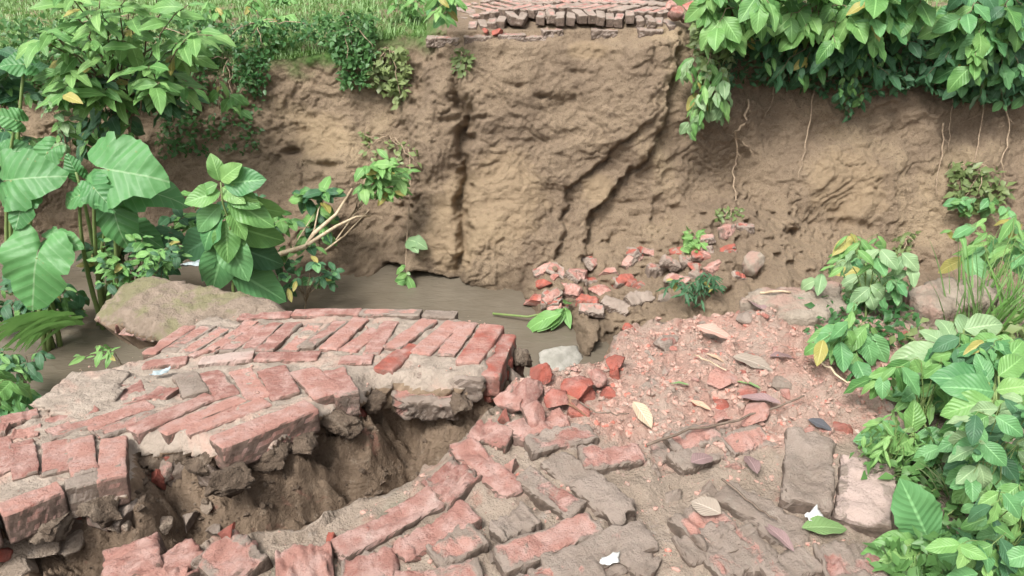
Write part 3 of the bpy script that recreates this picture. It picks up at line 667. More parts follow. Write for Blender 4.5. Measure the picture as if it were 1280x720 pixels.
# brick crumbs: countless
def crumbs(name, n, poly, f, smin, smax, mat, parent, seed, bias=3.2):
    g = np.random.default_rng(seed); P = np.array(poly); V, F = [], []; bv, bf = ico(1); cnt = 0
    xs = g.uniform(P[:, 0].min(), P[:, 0].max(), n * 4); ys = g.uniform(P[:, 1].min(), P[:, 1].max(), n * 4)
    keep = sdf_poly(xs, ys, poly) + .04 * fbm(xs * 6, ys * 6, 0, 2, seed) < 0; xs, ys = xs[keep][:n], ys[keep][:n]
    zs = near_h(xs, ys)[0] if f is None else f(xs, ys)
    for x, y, z in zip(xs, ys, zs):
        s = smin + (smax - smin) * g.random() ** (bias * 2); q = bv * (1 + .35 * g.normal(size=(len(bv), 1)).clip(-1, 1)) * (s * np.array([g.uniform(.7, 1.5), g.uniform(.6, 1.1), g.uniform(.5, .95)]))
        a = g.uniform(0, 6.3); c_, s_ = math.cos(a), math.sin(a); q = np.stack([q[:, 0] * c_ - q[:, 1] * s_, q[:, 0] * s_ + q[:, 1] * c_, q[:, 2]], -1) + (x, y, z + s * .05)
        k = len(V) * 1; F += [[i + cnt for i in t] for t in bf]; cnt += len(bv); V.append(q)
    return link(name, pym(name, np.vstack(V), F, smooth=False), mat, parent)
def mat_crumb():
    m = M('brick_crumb'); p = m.pos(); n = m.noise(p, 35, 2, .6)
    c = m.mix(m.ramp(n, .38, .52), (.25, .19, .155), (.37, .235, .19)); c = m.mix(m.ramp(n, .60, .66), c, (.36, .14, .105)); c = m.mix(m.ramp(m.noise(p, 28, 2), .66, .74), c, (.42, .34, .29))
    m.col(c); m.rough(.92, .2); m.bump(m.noise(p, 150, 4), .5, .004); return m.m
CRUMB = mat_crumb()
tag(crumbs('brick_rubble', 6500, DUSTP, None, .0015, .011, CRUMB, None, 5), 'fine pink brick crumbs spread over the ground by the far edge', 'rubble', kind='stuff')
pvp = W2([(150, 700), (420, 650), (560, 560), (640, 480), (760, 560), (900, 570), (1100, 560), (1130, 720), (1000, 760), (200, 760)], zero)
tag(crumbs('brick_grit', 2400, pvp, None, .001, .008, CRUMB, None, 6), 'brick grit scattered over the muddy pavement', 'grit', kind='stuff')
rvp = W2([(150, 600), (420, 530), (640, 470), (630, 500), (560, 560), (420, 650), (150, 690), (20, 720), (0, 670)], lambda x, y: -.2)
tag(crumbs('soil_crumbs', 1300, rvp, None, .002, .012, LUMPM, None, 8), 'loose brown soil crumbs on the crack wall', 'soil crumbs', kind='stuff')
tag(crumbs('slab_grit', 700, SLAB, slab_z, .0012, .007, CRUMB, slab, 9), kind='stuff').location = -slab.location

# rubble bricks at the foot of the far bank
fb = [(672, 374, 38, 20, 9, .5), (700, 342, 30, 14, 1, .4), (690, 372, 26, 18, 2, .3), (736, 378, 28, 16, 3, .6), (722, 344, 24, 16, 4, .35), (752, 362, 30, 14, 5, .4), (778, 353, 26, 18, 6, .7), (795, 357, 22, 15, 7, .6),
      (714, 365, 34, 14, 8, .3), (760, 340, 26, 16, 9, .35), (822, 340, 26, 18, 10, .4), (838, 330, 24, 14, 11, .3), (862, 330, 26, 14, 12, .5), (882, 318, 24, 16, 13, .55), (872, 333, 24, 12, 14, .6), (910, 290, 26, 18, 15, .3),
      (932, 286, 20, 12, 16, .45), (922, 347, 18, 14, 17, .6), (848, 352, 30, 12, 18, .2), (800, 375, 34, 16, 19, .05), (830, 372, 26, 16, 20, .05), (770, 385, 36, 18, 21, .0), (628, 382, 26, 14, 22, .4), (742, 330, 22, 12, 23, .3),
      (690, 385, 24, 14, 24, .25), (812, 318, 22, 12, 25, .15), (892, 336, 22, 14, 26, .3)]
gx_ = random.Random(77); fpoly = [(665, 335), (760, 320), (900, 290), (920, 340), (830, 385), (740, 392), (670, 388)]
for k in range(22):
    a_ = in_poly(fpoly, gx_); fb.append((a_[0], a_[1], gx_.uniform(14, 30), gx_.uniform(9, 15), 300 + k, gx_.choice([.3, .45, .6, .7])))
for (px, py, lw, lh, sd, red) in fb:
    p = bank_hit(px, py, .0); dpt = (p - ORG).length; k = dpt / FPX; g = random.Random(sd)
    rot = Matrix.Rotation(g.uniform(-.9, .9), 4, 'Z') @ Matrix.Rotation(g.uniform(-.5, .6), 4, 'X') @ Matrix.Rotation(g.uniform(-.5, .5), 4, 'Y')
    mud = .75 if red < .1 else .3
    o = put('broken_brick', g.choice(BR_BROKE if g.random() < .8 else CH_BR), p, rot, (1, 1, 1), None, (mud + g.uniform(-.15, .2), red, .05))
    if o.data in CH_BR: o.scale = (lw * k * .55, lw * k * .40, lh * k * .55)
    else: o.scale = (lw * k * 1.05 / .24, lw * k * .5 / .075 * .9, lh * k * .9 / .115)
    tag(o, 'mud-coated broken brick at the foot of the far bank' if red < .1 else ('bright red broken brick in the heap at the foot of the far bank' if red >= .5 else 'dusty pink broken brick in the heap at the foot of the far bank'), 'brick', 'fallen bricks below the far bank')

# ------------------------------------------------------------ road on top of the far bank
road = tag(thing('road', 'brick road surface cut off along the top of the far bank', None, (0, 7.2, -.2)), kind='structure')
e0 = {}
def top_brick(x, y, z, ang, L=.235, wd=.073, hh=.075, col=(.35, .08, .15), roll=0):
    put('brick', random.choice(BR_SHARP + BR_WORN[:3]), (x, y, z - hh / 2), Matrix.Rotation(ang, 4, 'Z') @ Matrix.Rotation(roll, 4, 'X'), (L / .24, wd / .075, hh / .115), road,
        tuple(c + random.gauss(0, .07) for c in col))
xs_ = np.arange(-.33, 1.37, .082)
for i, x in enumerate(xs_):
    e = bank_top(x); zt = float(np.interp(x, [-.33, 0, .4, 1.0, 1.37], [-.21, -.14, -.115, -.13, -.15]))
    lean = .0 if x > .25 else -.06
    ye = min(e.y, 6.95) + .05 + random.uniform(-.015, .02) + (.06 if x < .2 else 0)
    e0[i] = (x, ye, zt)
    if random.random() < .1: continue
    top_brick(x, ye + .06 + random.uniform(-.03, .04), zt + random.gauss(-.02, .012), math.pi / 2 + random.gauss(0, .12), L=.235 * random.uniform(.7, 1.05), col=(.6, .05, .1), roll=random.gauss(0, .12))
for r in range(9):
    yb = 6.98 + .30 * r + .12
    for i in range(22):
        x = -.42 + i * .084 + random.gauss(0, .004); zt = float(np.interp(x, [-.33, 0, .4, 1.0, 1.37], [-.21, -.14, -.115, -.13, -.15])) + .012 * (r + 1) * .3
        a = math.pi / 4 if r % 2 == 0 else -math.pi / 4
        top_brick(x, max(yb, e0.get(min(i, len(xs_) - 1))[1] + .30 + .21 * r), zt, a + random.gauss(0, .03), L=.27, col=(.5, .0, .12))
for (px, py, L, a) in [(560, 52, .22, .03), (598, 50, .24, .0), (640, 48, .24, .05), (668, 50, .2, -.05), (548, 52, .2, 0), (755, 42, .22, 0), (690, 42, .18, .2), (812, 42, .2, .1)]:
    p = bank_hit(px, py, -.03); put('brick', random.choice(BR_WORN), p, Matrix.Rotation(a, 4, 'Z'), (L / .24, 1.4, .7), road, (.5, .15, .05))
for (px, py, s, c) in [(622, 40, .06, (.0, .9, 0)), (606, 38, .04, (.3, .6, 0)), (846, 14, .09, (.3, .4, 0)), (862, 8, .08, (.2, .5, 0)), (838, 6, .07, (.3, .3, 0)), (852, 22, .06, (.5, .3, 0))]:
    p = bank_hit(px, py, .02)
    tag(put('broken_brick', random.choice(CH_BR), p, Matrix.Rotation(random.uniform(0, 3), 4, 'Z'), (s, s * .8, s * .8), None, c), 'broken brick wedged at the cut edge of the far road', 'brick', 'broken bricks at the far road edge')

# ------------------------------------------------------------ foliage
def leaf_mesh(name, wmax=.36, peak=.42, fold=.22, curl=.5, wave=.03, nu=12, nv=4, seed=0, tipp=.8, ser=0.0):
    V, U, F = [], [], []
    for i in range(nu + 1):
        u = i / nu
        wd = wmax * (math.sin(math.pi * min(1, u / (2 * peak)) if u < peak else math.pi * (.5 + .5 * (u - peak) / (1 - peak))) ** (tipp if u > peak else .8))
        wd = max(wd, .004)
        th = curl * (u - .15)
        if abs(curl) > 1e-4: cx, cz = math.sin(curl * u) / curl, -(1 - math.cos(curl * u)) / curl
        else: cx, cz = u, 0
        for j in range(-nv, nv + 1):
            v = j / nv; y = v * wd / 2 * (1 + (ser * math.sin(u * 40) if abs(j) == nv else 0))
            z = fold * abs(y) * (1 - .3 * abs(v)) + wave * math.sin(u * 13 + seed + (1.5 if v > 0 else 0)) * abs(v) ** 2 * (wd / wmax)
            V.append((cx + z * math.sin(th) * .0, y, cz + z)); U.append((u, .5 + v * .5))
    w_ = 2 * nv + 1
    for i in range(nu):
        for j in range(2 * nv):
            a = i * w_ + j; F.append((a, a + w_, a + w_ + 1, a + 1))
    return pym(name, V, F, uv=U)
def taro_mesh(seed, droop=.35):
    nr, nt_ = 8, 44; V, U, F = [(0, 0, 0)], [(.4, .5)], []
    g = random.Random(seed)
    for k in range(nt_):
        th = -math.pi + 2 * math.pi * (k + .5) / nt_; a = abs(th)
        R = np.interp(a, [0, .25, .6, 1.0, 1.5, 2.0, 2.4, 2.75, 2.98, 3.14], [1.0, .86, .70, .60, .54, .54, .60, .62, .42, .12])
        R *= 1 + .02 * math.sin(7 * th + seed) + .02 * math.sin(19 * th + seed * 3)
        for tn, dp_ in ((.9 + .2 * seed, .22), (-1.3 + .25 * seed, .16), (-.5 - .1 * seed, .12)): R *= 1 - dp_ * math.exp(-((th - tn) / .10) ** 2)
        for r in range(1, nr + 1):
            q = r / nr; x, y = R * q * math.cos(th), R * q * math.sin(th)
            z = .16 * abs(y) - droop * (x * x + .7 * y * y) + .05 * math.sin(th * 5 + seed * 2) * q ** 2 + .025 * math.sin(th * 13 + seed) * q ** 3 + .04 * math.sin(x * 7 + seed) * q
            V.append((x, y, z)); U.append((x * .5 + .4, y * .5 + .5))
    for k in range(nt_ - 1 + 1):
        k2 = (k + 1) % nt_
        if k2 == 0: continue
        F.append((0, 1 + k * nr, 1 + k2 * nr))
        for r in range(nr - 1):
            F.append((1 + k * nr + r, 2 + k * nr + r, 2 + k2 * nr + r, 1 + k2 * nr + r))
    return pym('leaf', V, F, uv=U)
def mat_taro():
    m = M('taro_leaf'); oi = m.n('ShaderNodeObjectInfo'); p = m.pos()
    f = m.math('ADD', m.math('MULTIPLY', oi.outputs['Random'], .6), m.math('MULTIPLY', m.noise(p, 4, 3), .5), clamp=True)
    c = m.mix(f, (.05, .165, .055), (.115, .29, .095))
    uv = m.n('ShaderNodeUVMap'); s = m.n('ShaderNodeSeparateXYZ'); m.l(uv.outputs[0], s.inputs[0])
    av = m.math('ABSOLUTE', m.math('SUBTRACT', s.outputs[1], .5))
    rad = m.math('SINE', m.math('MULTIPLY', m.math('SUBTRACT', s.outputs[0], m.math('MULTIPLY', av, .75)), 62))
    vf = m.math('MULTIPLY', m.ramp(rad, .88, 1), .20); mid = m.ramp(av, .010, .003)
    c = m.mix(m.math('MAXIMUM', vf, m.math('MULTIPLY', mid, .7)), c, (.25, .40, .20))
    bf = m.n('ShaderNodeNewGeometry').outputs['Backfacing']; hn = m.ramp(m.noise(p, 22, 4, .7), .64, .72); c = m.mix(m.math('MULTIPLY', hn, .6), c, (.20, .20, .07)); c = m.mix(bf, c, (.17, .30, .11)); m.col(c); m.rough(.48, .35); m.bump(m.math('ADD', m.math('MULTIPLY', rad, .35), m.noise(p, 14, 4)), .35, .02)
    tr = m.n('ShaderNodeBsdfTranslucent'); m.l(m.mix(.5, c, (.18, .34, .06)), tr.inputs[0]); mx = m.n('ShaderNodeMixShader'); mx.inputs[0].default_value = .25
    m.l(m.p.outputs[0], mx.inputs[1]); m.l(tr.outputs[0], mx.inputs[2]); m.l(mx.outputs[0], m.out.inputs[0]); return m.m
LM = {}
def leaves(key, mat, n=4, **kw):
    L = []
    for i in range(n):
        g = random.Random(i * 7 + 1); k = dict(kw); k['curl'] = kw.get('curl', .5) * g.uniform(.4, 1.5); k['fold'] = kw.get('fold', .22) * g.uniform(.5, 1.5)
        me = leaf_mesh('leaf', seed=i * 2.1, **k); me.materials.append(mat); L.append(me)
    LM[key] = L
G_MID = mat_leaf('leaf_mid_green', (.065, .18, .05), (.19, .37, .11))
G_BRIGHT = mat_leaf('leaf_bright_green', (.10, .25, .07), (.25, .43, .14), trans=.35)
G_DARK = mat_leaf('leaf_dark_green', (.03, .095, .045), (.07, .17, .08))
G_BLUE = mat_leaf('leaf_blue_green', (.065, .20, .075), (.17, .36, .14))
G_PALE = mat_leaf('leaf_pale_green', (.14, .26, .12), (.30, .42, .22))
G_GRASS = mat_leaf('grass_blade', (.08, .20, .045), (.20, .36, .10), vein=False)
G_SMALL = mat_leaf('creeper_leaf', (.035, .11, .035), (.11, .23, .07), vein=False)
G_OLIVE = mat_leaf('weed_leaf', (.09, .15, .05), (.22, .27, .11), vein=False)
leaves('lance', G_MID, wmax=.34, peak=.40, curl=.7); leaves('lance_b', G_BRIGHT, wmax=.34, peak=.42, curl=.6)
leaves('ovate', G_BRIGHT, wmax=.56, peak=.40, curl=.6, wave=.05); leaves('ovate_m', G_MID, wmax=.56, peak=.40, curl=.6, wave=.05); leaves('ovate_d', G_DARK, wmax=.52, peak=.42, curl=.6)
leaves('ovate_blue', G_BLUE, wmax=.60, peak=.42, curl=.5, wave=.05); leaves('pale', G_PALE, wmax=.55, peak=.42, curl=.9, wave=.06)
leaves('serrate', G_BLUE, wmax=.58, peak=.45, curl=.4, wave=.05, ser=.05)
leaves('narrow', G_BRIGHT, wmax=.16, peak=.35, curl=1.0); leaves('fern', G_DARK, wmax=.20, peak=.35, curl=.6)
G_YEL = mat_leaf('leaf_yellowing', (.30, .27, .07), (.40, .36, .12)); leaves('yellow', G_YEL, n=2, wmax=.42, peak=.42, curl=.9)
TARO = mat_taro(); TM = [taro_mesh(i, d) for i, d in ((1, .38), (2, .5), (3, .32), (4, .6))]
for t in TM: t.materials.append(TARO)

def tube(pts, r0, r1, sides=6):
    pts = [Vector(p) for p in pts]; V, F = [], []; n = len(pts)
    for i, p in enumerate(pts):
        d = (pts[min(i + 1, n - 1)] - pts[max(i - 1, 0)]).normalized(); a = d.cross(Vector((.3, .2, 1))); a = a.normalized() if a.length > 1e-4 else Vector((1, 0, 0)); b = d.cross(a)
        r = r0 + (r1 - r0) * i / (n - 1)
        for k in range(sides): V.append(p + (a * math.cos(2 * math.pi * k / sides) + b * math.sin(2 * math.pi * k / sides)) * r)
    for i in range(n - 1):
        for k in range(sides):
            F.append((i * sides + k, i * sides + (k + 1) % sides, (i + 1) * sides + (k + 1) % sides, (i + 1) * sides + k))
    F.append(tuple(range(sides))[::-1]); F.append(tuple((n - 1) * sides + k for k in range(sides))); return V, F
def tubes(name, lst, mat, parent=None, jit=0):
    V, F = [], []
    for (pts, a, b) in lst:
        v, f = tube(pts, a, b); k = len(V); V += v; F += [tuple(i + k for i in q) for q in f]
    off = parent.location if parent is not None else Vector((0, 0, 0))
    return link(name, pym(name, [tuple(Vector(q) - off) for q in V], F), mat, parent)
def curve3(a, b, bow, n=8, wob=0.0, g=random):
    a, b = Vector(a), Vector(b); L = (b - a).length; out = []
    for i in range(n + 1):
        t = i / n; p = a.lerp(b, t) + Vector(bow) * (4 * t * (1 - t))
        if 0 < i < n and wob: p += Vector((g.gauss(0, wob), g.gauss(0, wob), g.gauss(0, wob))) * L
        out.append(p)
    return out
def leaf_at(parent, key, base, tip, wr=1.0, nh=(0, -.45, 1), idx=None, me=None):
    d = Vector(tip) - Vector(base); L = d.length
    if L < 1e-5: return
    n = Vector(nh)
    if abs(d.normalized().dot(n.normalized())) > .97: n = n + Vector((.4, -.6, .2))
    mesh = me or (LM[key][idx] if idx is not None else random.choice(LM[key]))
    return put('leaf', mesh, base, basis(d, n), (L, L * wr, L), parent)
def bush(name, label, cat, poly, Yr, base, ntw, nlf, ll, keys, seed, group=None, stem=BARK, r=.012, droop=.25, wr=1.0, bow=(0, 0, .12), spread=.45, outp=.7):
    g = random.Random(seed); base = Vector(base); root = thing(name, label, cat, base, group); st = []
    P = np.array(poly); cen = at_y(P[:, 0].mean(), P[:, 1].mean(), sum(Yr) / 2)
    hub = base.lerp(cen, .55); st.append((curve3(base, hub, (0, 0, .02), 5, .02, g), r, r * .6))
    for t in range(ntw):
        px, py = in_poly(poly, g); tip = at_y(px, py, g.uniform(*Yr)); s = base.lerp(hub, g.uniform(.45, 1))
        pts = curve3(s, tip, Vector(bow) * g.uniform(.3, 1.2), 7, .025, g); st.append((pts, r * .5, r * .18))
        dirv = (pts[-1] - pts[-2]).normalized()
        for k in range(nlf):
            u = 1 - spread * (k / nlf) ** 1.2; f = u * (len(pts) - 1); i = min(int(f), len(pts) - 2); bp = pts[i].lerp(pts[i + 1], f - i)
            a = k * 2.4 + g.uniform(-.4, .4); side = Vector((math.cos(a), math.sin(a) * .8 - .25, g.uniform(-.25, .35)))
            d = (dirv * outp * g.uniform(.3, 1) + side + Vector((0, 0, -droop))).normalized()
            L = ll * (.42 + .78 * g.random() ** .8) * (.75 if k < 1 else 1)
            leaf_at(root, 'yellow' if g.random() < .03 else g.choice(keys), bp, bp + d * L, wr * g.uniform(.85, 1.15), Vector((g.gauss(0, .35), -.55 + g.gauss(0, .35), 1)))
    tubes('stem', st, stem, root); return root
def cloud(name, pts, size, mat, parent, seed, nh=(0, -.6, .8)):
    g = np.random.default_rng(seed); V, F, U = [], [], []
    off = np.array(parent.location) if parent is not None else 0
    for p in pts:
        L = size * g.uniform(.6, 1.3); d = g.normal(size=3) * (1, .7, .7) + (0, -.3, -.35); d /= np.linalg.norm(d); n = np.array(nh) + g.normal(size=3) * .45
        y = np.cross(n, d); y /= np.linalg.norm(y) + 1e-9; n = np.cross(d, y); k = len(V); w_ = L * g.uniform(.24, .36); p = np.array(p) - off
        V += [p, p + d * L * .4 + y * w_ + n * L * .10, p + d * L - n * L * .1, p + d * L * .4 - y * w_ + n * L * .10, p + d * L * .5]
        U += [(0, .5), (.4, 1), (1, .5), (.4, 0), (.5, .5)]; F += [(k, k + 4, k + 1), (k + 4, k + 2, k + 1), (k, k + 3, k + 4), (k + 3, k + 2, k + 4)]
    o = link(name, pym(name, V, F, uv=U), mat, parent); tag(o, kind='stuff'); return o
def creeper(name, label, cat, poly, n, size, mat, seed, out=(.02, .15), stems=6, src=None, group=None):
    g = random.Random(seed); P = np.array(poly); b = bank_hit(P[:, 0].mean(), P[:, 1].min() + 4, .02) if src is None else Vector(src)
    root = thing(name, label, cat, b, group); pts = []
    for _ in range(n):
        px, py = in_poly(poly, g); pts.append(bank_hit(px, py, g.uniform(*out)))
    cloud('foliage', pts, size, mat, root, seed)
    st = []
    for _ in range(stems):
        px, py = in_poly(poly, g); t = bank_hit(px, py, g.uniform(*out)); st.append((curve3(b, t, (0, -.05, .03), 7, .03, g), .006, .003))
    tubes('stem', st, ROOT, root); return root
def tuft(name, label, cat, base, n, L, spread, mat, seed, r=.03, group=None, lean=(0, 0, 0), wd=.05):
    g = random.Random(seed); root = thing(name, label, cat, base, group); V, F, U = [], [], []
    for _ in range(n):
        a = g.uniform(0, 6.3); p = Vector((math.cos(a) * g.uniform(0, r), math.sin(a) * g.uniform(0, r), 0)); l = L * g.uniform(.5, 1.1)
        d = Vector((math.cos(a) * spread * g.uniform(.2, 1.2), math.sin(a) * spread * g.uniform(.2, 1.2), 1)) + Vector(lean); d.normalize(); sd = d.cross(Vector((g.gauss(0, 1), g.gauss(0, 1), .2))).normalized(); k = len(V)
        hd = Vector((d.x, d.y, 0))
        for i in range(5):
            t = i / 4; q = p + d * l * t + (hd * .5 + Vector((0, 0, -.35))) * l * t * t * spread; ww = wd * l * (1 - t) ** .7 * .5 + .0004
            V += [q - sd * ww, q + sd * ww]; U += [(t, .3), (t, .7)]
        F += [(k + 2 * i, k + 2 * i + 1, k + 2 * i + 3, k + 2 * i + 2) for i in range(4)]
    tag(link('blades', pym('blades', V, F, uv=U), mat, root), kind='stuff'); return root

# ---- taro plants, left, standing in the stream margin
def taro(label, basepx, Y, lst, seed):
    b = hit_z(basepx[0], basepx[1], WATER_Z - .03); b.y = Y; b = Vector((at_y(basepx[0], basepx[1], Y).x, Y, WATER_Z - .05)); root = thing('taro_plant', label, 'taro plant', b, 'taro plants at the stream edge'); st = []
    g = random.Random(seed)
    for (ax, ay, tx, ty, Ya, Yt, wr, nh, mi) in lst:
        A, T = at_y(ax, ay, Ya), at_y(tx, ty, Yt); T = A + (T - A) * .80 + Vector((0, 0, -.04)); leaf_at(root, None, A, T, wr, nh, me=TM[mi])
        st.append((curve3(b + Vector((g.gauss(0, .03), g.gauss(0, .03), 0)), A, (g.gauss(0, .06), .04, .06), 8), .022, .010))
    tubes('stem', st, GSTEM, root)
taro('tall taro with a huge drooping heart-shaped leaf over the grass clump', (58, 420), 5.0,
     [(46, 322, 26, 400, 4.95, 4.70, 1.15, (.15, -1, .5), 0), (66, 300, 106, 296, 5.1, 5.05, .9, (0, -.6, 1), 2), (14, 225, 70, 205, 5.2, 5.1, 1.2, (-.1, -.9, .6), 1), (30, 250, 8, 285, 5.15, 4.95, 1.0, (.1, -.8, .5), 0)], 1)
taro('taro with a broad ribbed leaf spread flat beside the mossy concrete', (130, 400), 5.3,
     [(136, 212, 214, 214, 5.2, 5.05, 1.2, (.05, -.85, .7), 2), (142, 262, 152, 318, 5.25, 5.05, 1.0, (.1, -1, .3), 3), (100, 244, 60, 246, 5.2, 5.2, .9, (0, -.7, .8), 1), (168, 236, 240, 232, 5.3, 5.25, 1.0, (.1, -.4, 1), 1), (118, 235, 142, 262, 5.1, 4.95, 1.0, (.2, -.9, .3), 0),
      (165, 285, 205, 300, 5.4, 5.3, .9, (0, -.6, .8), 3), (95, 215, 75, 180, 5.5, 5.5, 1.0, (0, -.9, .5), 0)], 2)
taro('low taro with dull shaded leaves beneath the left shrub', (20, 400), 5.8,
     [(20, 150, -20, 130, 5.9, 5.8, 1.1, (0, -.8, .7), 1), (30, 80, -15, 70, 6.1, 6.0, 1.2, (0, -.7, .8), 2), (60, 190, 30, 215, 5.7, 5.6, 1.0, (0, -.8, .5), 3), (10, 190, 45, 178, 5.9, 5.9, 1.0, (0, -.8, .6), 0)], 3)

# ---- broadleaf shrub beside the mossy concrete
bY = 5.2; bb = Vector((at_y(285, 370, bY).x, bY, WATER_Z - .05))
sh = thing('broadleaf_shrub', 'leafy shrub with large glossy bright green leaves behind the mossy concrete', 'shrub', bb)
topp = at_y(276, 228, 5.15); st = [(curve3(bb, topp, (.02, 0, 0), 8, .008), .016, .006)]
for (ax, ay, tx, ty, dY, wr, key) in [(274, 226, 264, 196, 0, 1.1, 'ovate'), (276, 226, 296, 203, -.05, 1.0, 'ovate'), (272, 230, 240, 236, -.05, 1.1, 'ovate'), (280, 230, 322, 220, -.05, 1.1, 'ovate_blue'), (282, 236, 325, 250, -.1, 1.0, 'ovate_m'),
        (276, 240, 232, 262, -.1, 1.1, 'ovate_m'), (284, 248, 330, 275, -.08, 1.0, 'ovate_m'), (276, 256, 242, 292, -.1, 1.0, 'ovate_blue'), (286, 262, 318, 300, -.12, 1.0, 'ovate_m'), (278, 268, 252, 322, -.12, 1.1, 'ovate_blue'), (284, 280, 340, 300, 0, 1.0, 'ovate_m'),
        (280, 290, 300, 352, -.15, 1.0, 'ovate_blue'), (282, 300, 262, 352, -.12, 1.1, 'ovate_blue'), (286, 306, 345, 325, .05, 1.0, 'ovate_d'), (276, 290, 228, 318, .1, 1.0, 'ovate_d'), (276, 310, 232, 345, .1, 1.0, 'ovate_d'), (284, 250, 350, 262, .1, .9, 'ovate_m'), (278, 234, 300, 242, -.12, 1.0, 'ovate'),
        (284, 320, 330, 350, .0, 1.0, 'ovate_d'), (282, 275, 286, 330, -.18, 1.0, 'ovate_m'), (285, 244, 312, 258, -.15, 1.0, 'ovate'), (286, 335, 345, 365, .05, 1, 'ovate_blue')]:
    tx = 282 + (tx - 282) * 1.22 + random.gauss(0, 7); ty += random.gauss(2, 7); A = at_y(ax, ay, bY); T = at_y(tx, ty, bY + dY); leaf_at(sh, key, A, T, wr * random.uniform(.85, 1.15), (random.gauss(0, .5), -.8, .75 + random.gauss(0, .3))); 
tubes('stem', st, GSTEM, sh)
# ---- shrubs, top left
tb = lambda px, Y=None: (lambda e: Vector((e.x, (Y or e.y), top_z(e.x, Y) if Y and Y > e.y else e.z)))(bank_top((px - 640) / FPX * 6.75))
def base_on(px, py): return bank_hit(px, py, -.02)
bush('shrub', 'tall lance-leaved shrub with bright tips crowding the left end of the bank', 'shrub', [(40, -30), (150, -40), (235, -20), (270, 30), (250, 110), (170, 130), (90, 150), (60, 80), (15, 70)], (5.9, 6.4), base_on(165, 190), 37, 8, .26, ['lance', 'lance_b', 'lance_b'], 3, r=.02)
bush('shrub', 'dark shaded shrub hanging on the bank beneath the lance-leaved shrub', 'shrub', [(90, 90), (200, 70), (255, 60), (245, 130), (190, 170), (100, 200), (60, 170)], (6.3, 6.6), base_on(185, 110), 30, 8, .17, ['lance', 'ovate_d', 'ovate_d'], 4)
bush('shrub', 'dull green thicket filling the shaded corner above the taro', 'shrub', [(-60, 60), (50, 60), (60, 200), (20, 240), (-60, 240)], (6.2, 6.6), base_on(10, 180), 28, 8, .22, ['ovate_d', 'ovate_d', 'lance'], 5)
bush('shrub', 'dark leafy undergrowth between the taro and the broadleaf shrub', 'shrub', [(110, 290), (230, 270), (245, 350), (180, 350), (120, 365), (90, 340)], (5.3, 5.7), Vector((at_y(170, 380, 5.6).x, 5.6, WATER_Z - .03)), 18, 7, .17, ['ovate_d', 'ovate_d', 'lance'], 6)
bush('weed', 'small broad-leaved weed sprouting from bare soil left of the pale patch', 'weed', [(270, 112), (318, 112), (312, 138), (275, 138)], (6.35, 6.5), base_on(292, 122), 4, 4, .15, ['ovate_m', 'lance_b'], 7, r=.006)
bush('vine', 'twining vine with dusty small leaves climbing beside the taro stalk', 'vine', [(65, 110), (105, 100), (100, 190), (75, 190)], (6.0, 6.2), Vector((at_y(88, 235, 6.1).x, 6.1, -1.3)), 12, 6, .12, ['pale', 'lance_b'], 8, r=.006)
tubes_root = tag(tubes('branch', [(curve3(bank_hit(172, 185, .05), bank_hit(132, 75, .35), (.03, 0, .02), 8, .015), .022, .014)], BARK), 'grey leaning branch supporting the left shrub', 'branch')
bush('weed', 'small-leaved tangle between the taro stalks and the mossy concrete', 'weed', [(120, 300), (225, 290), (245, 335), (200, 338), (150, 350), (120, 360)], (4.7, 5.0), Vector((at_y(170, 380, 4.9).x, 4.9, WATER_Z - .03)), 24, 8, .10, ['ovate_d', 'ovate_m', 'lance'], 201, r=.005)
bush('weed', 'low dark weeds around the foot of the taro stalks', 'weed', [(-20, 350), (60, 345), (118, 360), (105, 395), (40, 400), (-20, 400)], (5.1, 5.4), Vector((at_y(60, 410, 5.3).x, 5.3, WATER_Z - .03)), 24, 7, .13, ['ovate_d', 'ovate_d', 'lance'], 202, r=.005)
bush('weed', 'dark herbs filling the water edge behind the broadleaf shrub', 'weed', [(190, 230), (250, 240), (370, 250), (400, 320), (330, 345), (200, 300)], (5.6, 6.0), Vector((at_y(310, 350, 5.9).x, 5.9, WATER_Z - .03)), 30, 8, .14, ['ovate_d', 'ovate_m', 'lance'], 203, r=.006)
creeper('creeper', 'scattered small weeds on the sloping soil under the grassy lip', 'creeper', [(235, 70), (330, 70), (325, 190), (250, 195)], 420, .05, G_SMALL, 204, (.0, .08), 8)
creeper('creeper', 'leafy mat draped from the verge above the left shrub', 'creeper', [(0, 20), (120, 25), (260, 15), (275, 70), (200, 120), (60, 130), (0, 110)], 1500, .07, G_SMALL, 205, (.0, .25), 10)
# mid-left hanging plants
creeper('creeper', 'dense small-leaved creeper spilling from the grass down the bare bank', 'creeper', [(392, 20), (470, 15), (470, 60), (458, 105), (428, 112), (420, 75), (400, 50)], 900, .055, G_SMALL, 21, (.02, .18))
creeper('creeper', 'thin creeper of tiny leaves trailing under the grassy lip', 'creeper', [(250, 30), (340, 25), (395, 25), (395, 50), (345, 55), (330, 120), (300, 110), (280, 60), (250, 60)], 800, .05, G_SMALL, 22, (.01, .15))
creeper('creeper', 'sparse weeds clinging to the shaded soil below the left shrub', 'creeper', [(195, 130), (245, 120), (250, 190), (200, 200)], 220, .06, G_SMALL, 23, (.01, .12))
creeper('weed', 'pale yellowish weed clump hanging on the bank beside the dense creeper', 'weed', [(465, 65), (508, 55), (512, 95), (498, 135), (486, 120), (462, 105)], 330, .07, G_OLIVE, 24, (.02, .15))
creeper('weed', 'little grassy weed stuck in the soil below the road end', 'weed', [(566, 62), (588, 66), (586, 94), (568, 90)], 70, .06, G_OLIVE, 25, (.01, .07), 3)
creeper('weed', 'dried pale weed scraps pinned on the face above the dead branch', 'weed', [(450, 165), (470, 165), (520, 185), (525, 215), (500, 225), (455, 190)], 70, .06, G_OLIVE, 26, (.01, .08), 4)
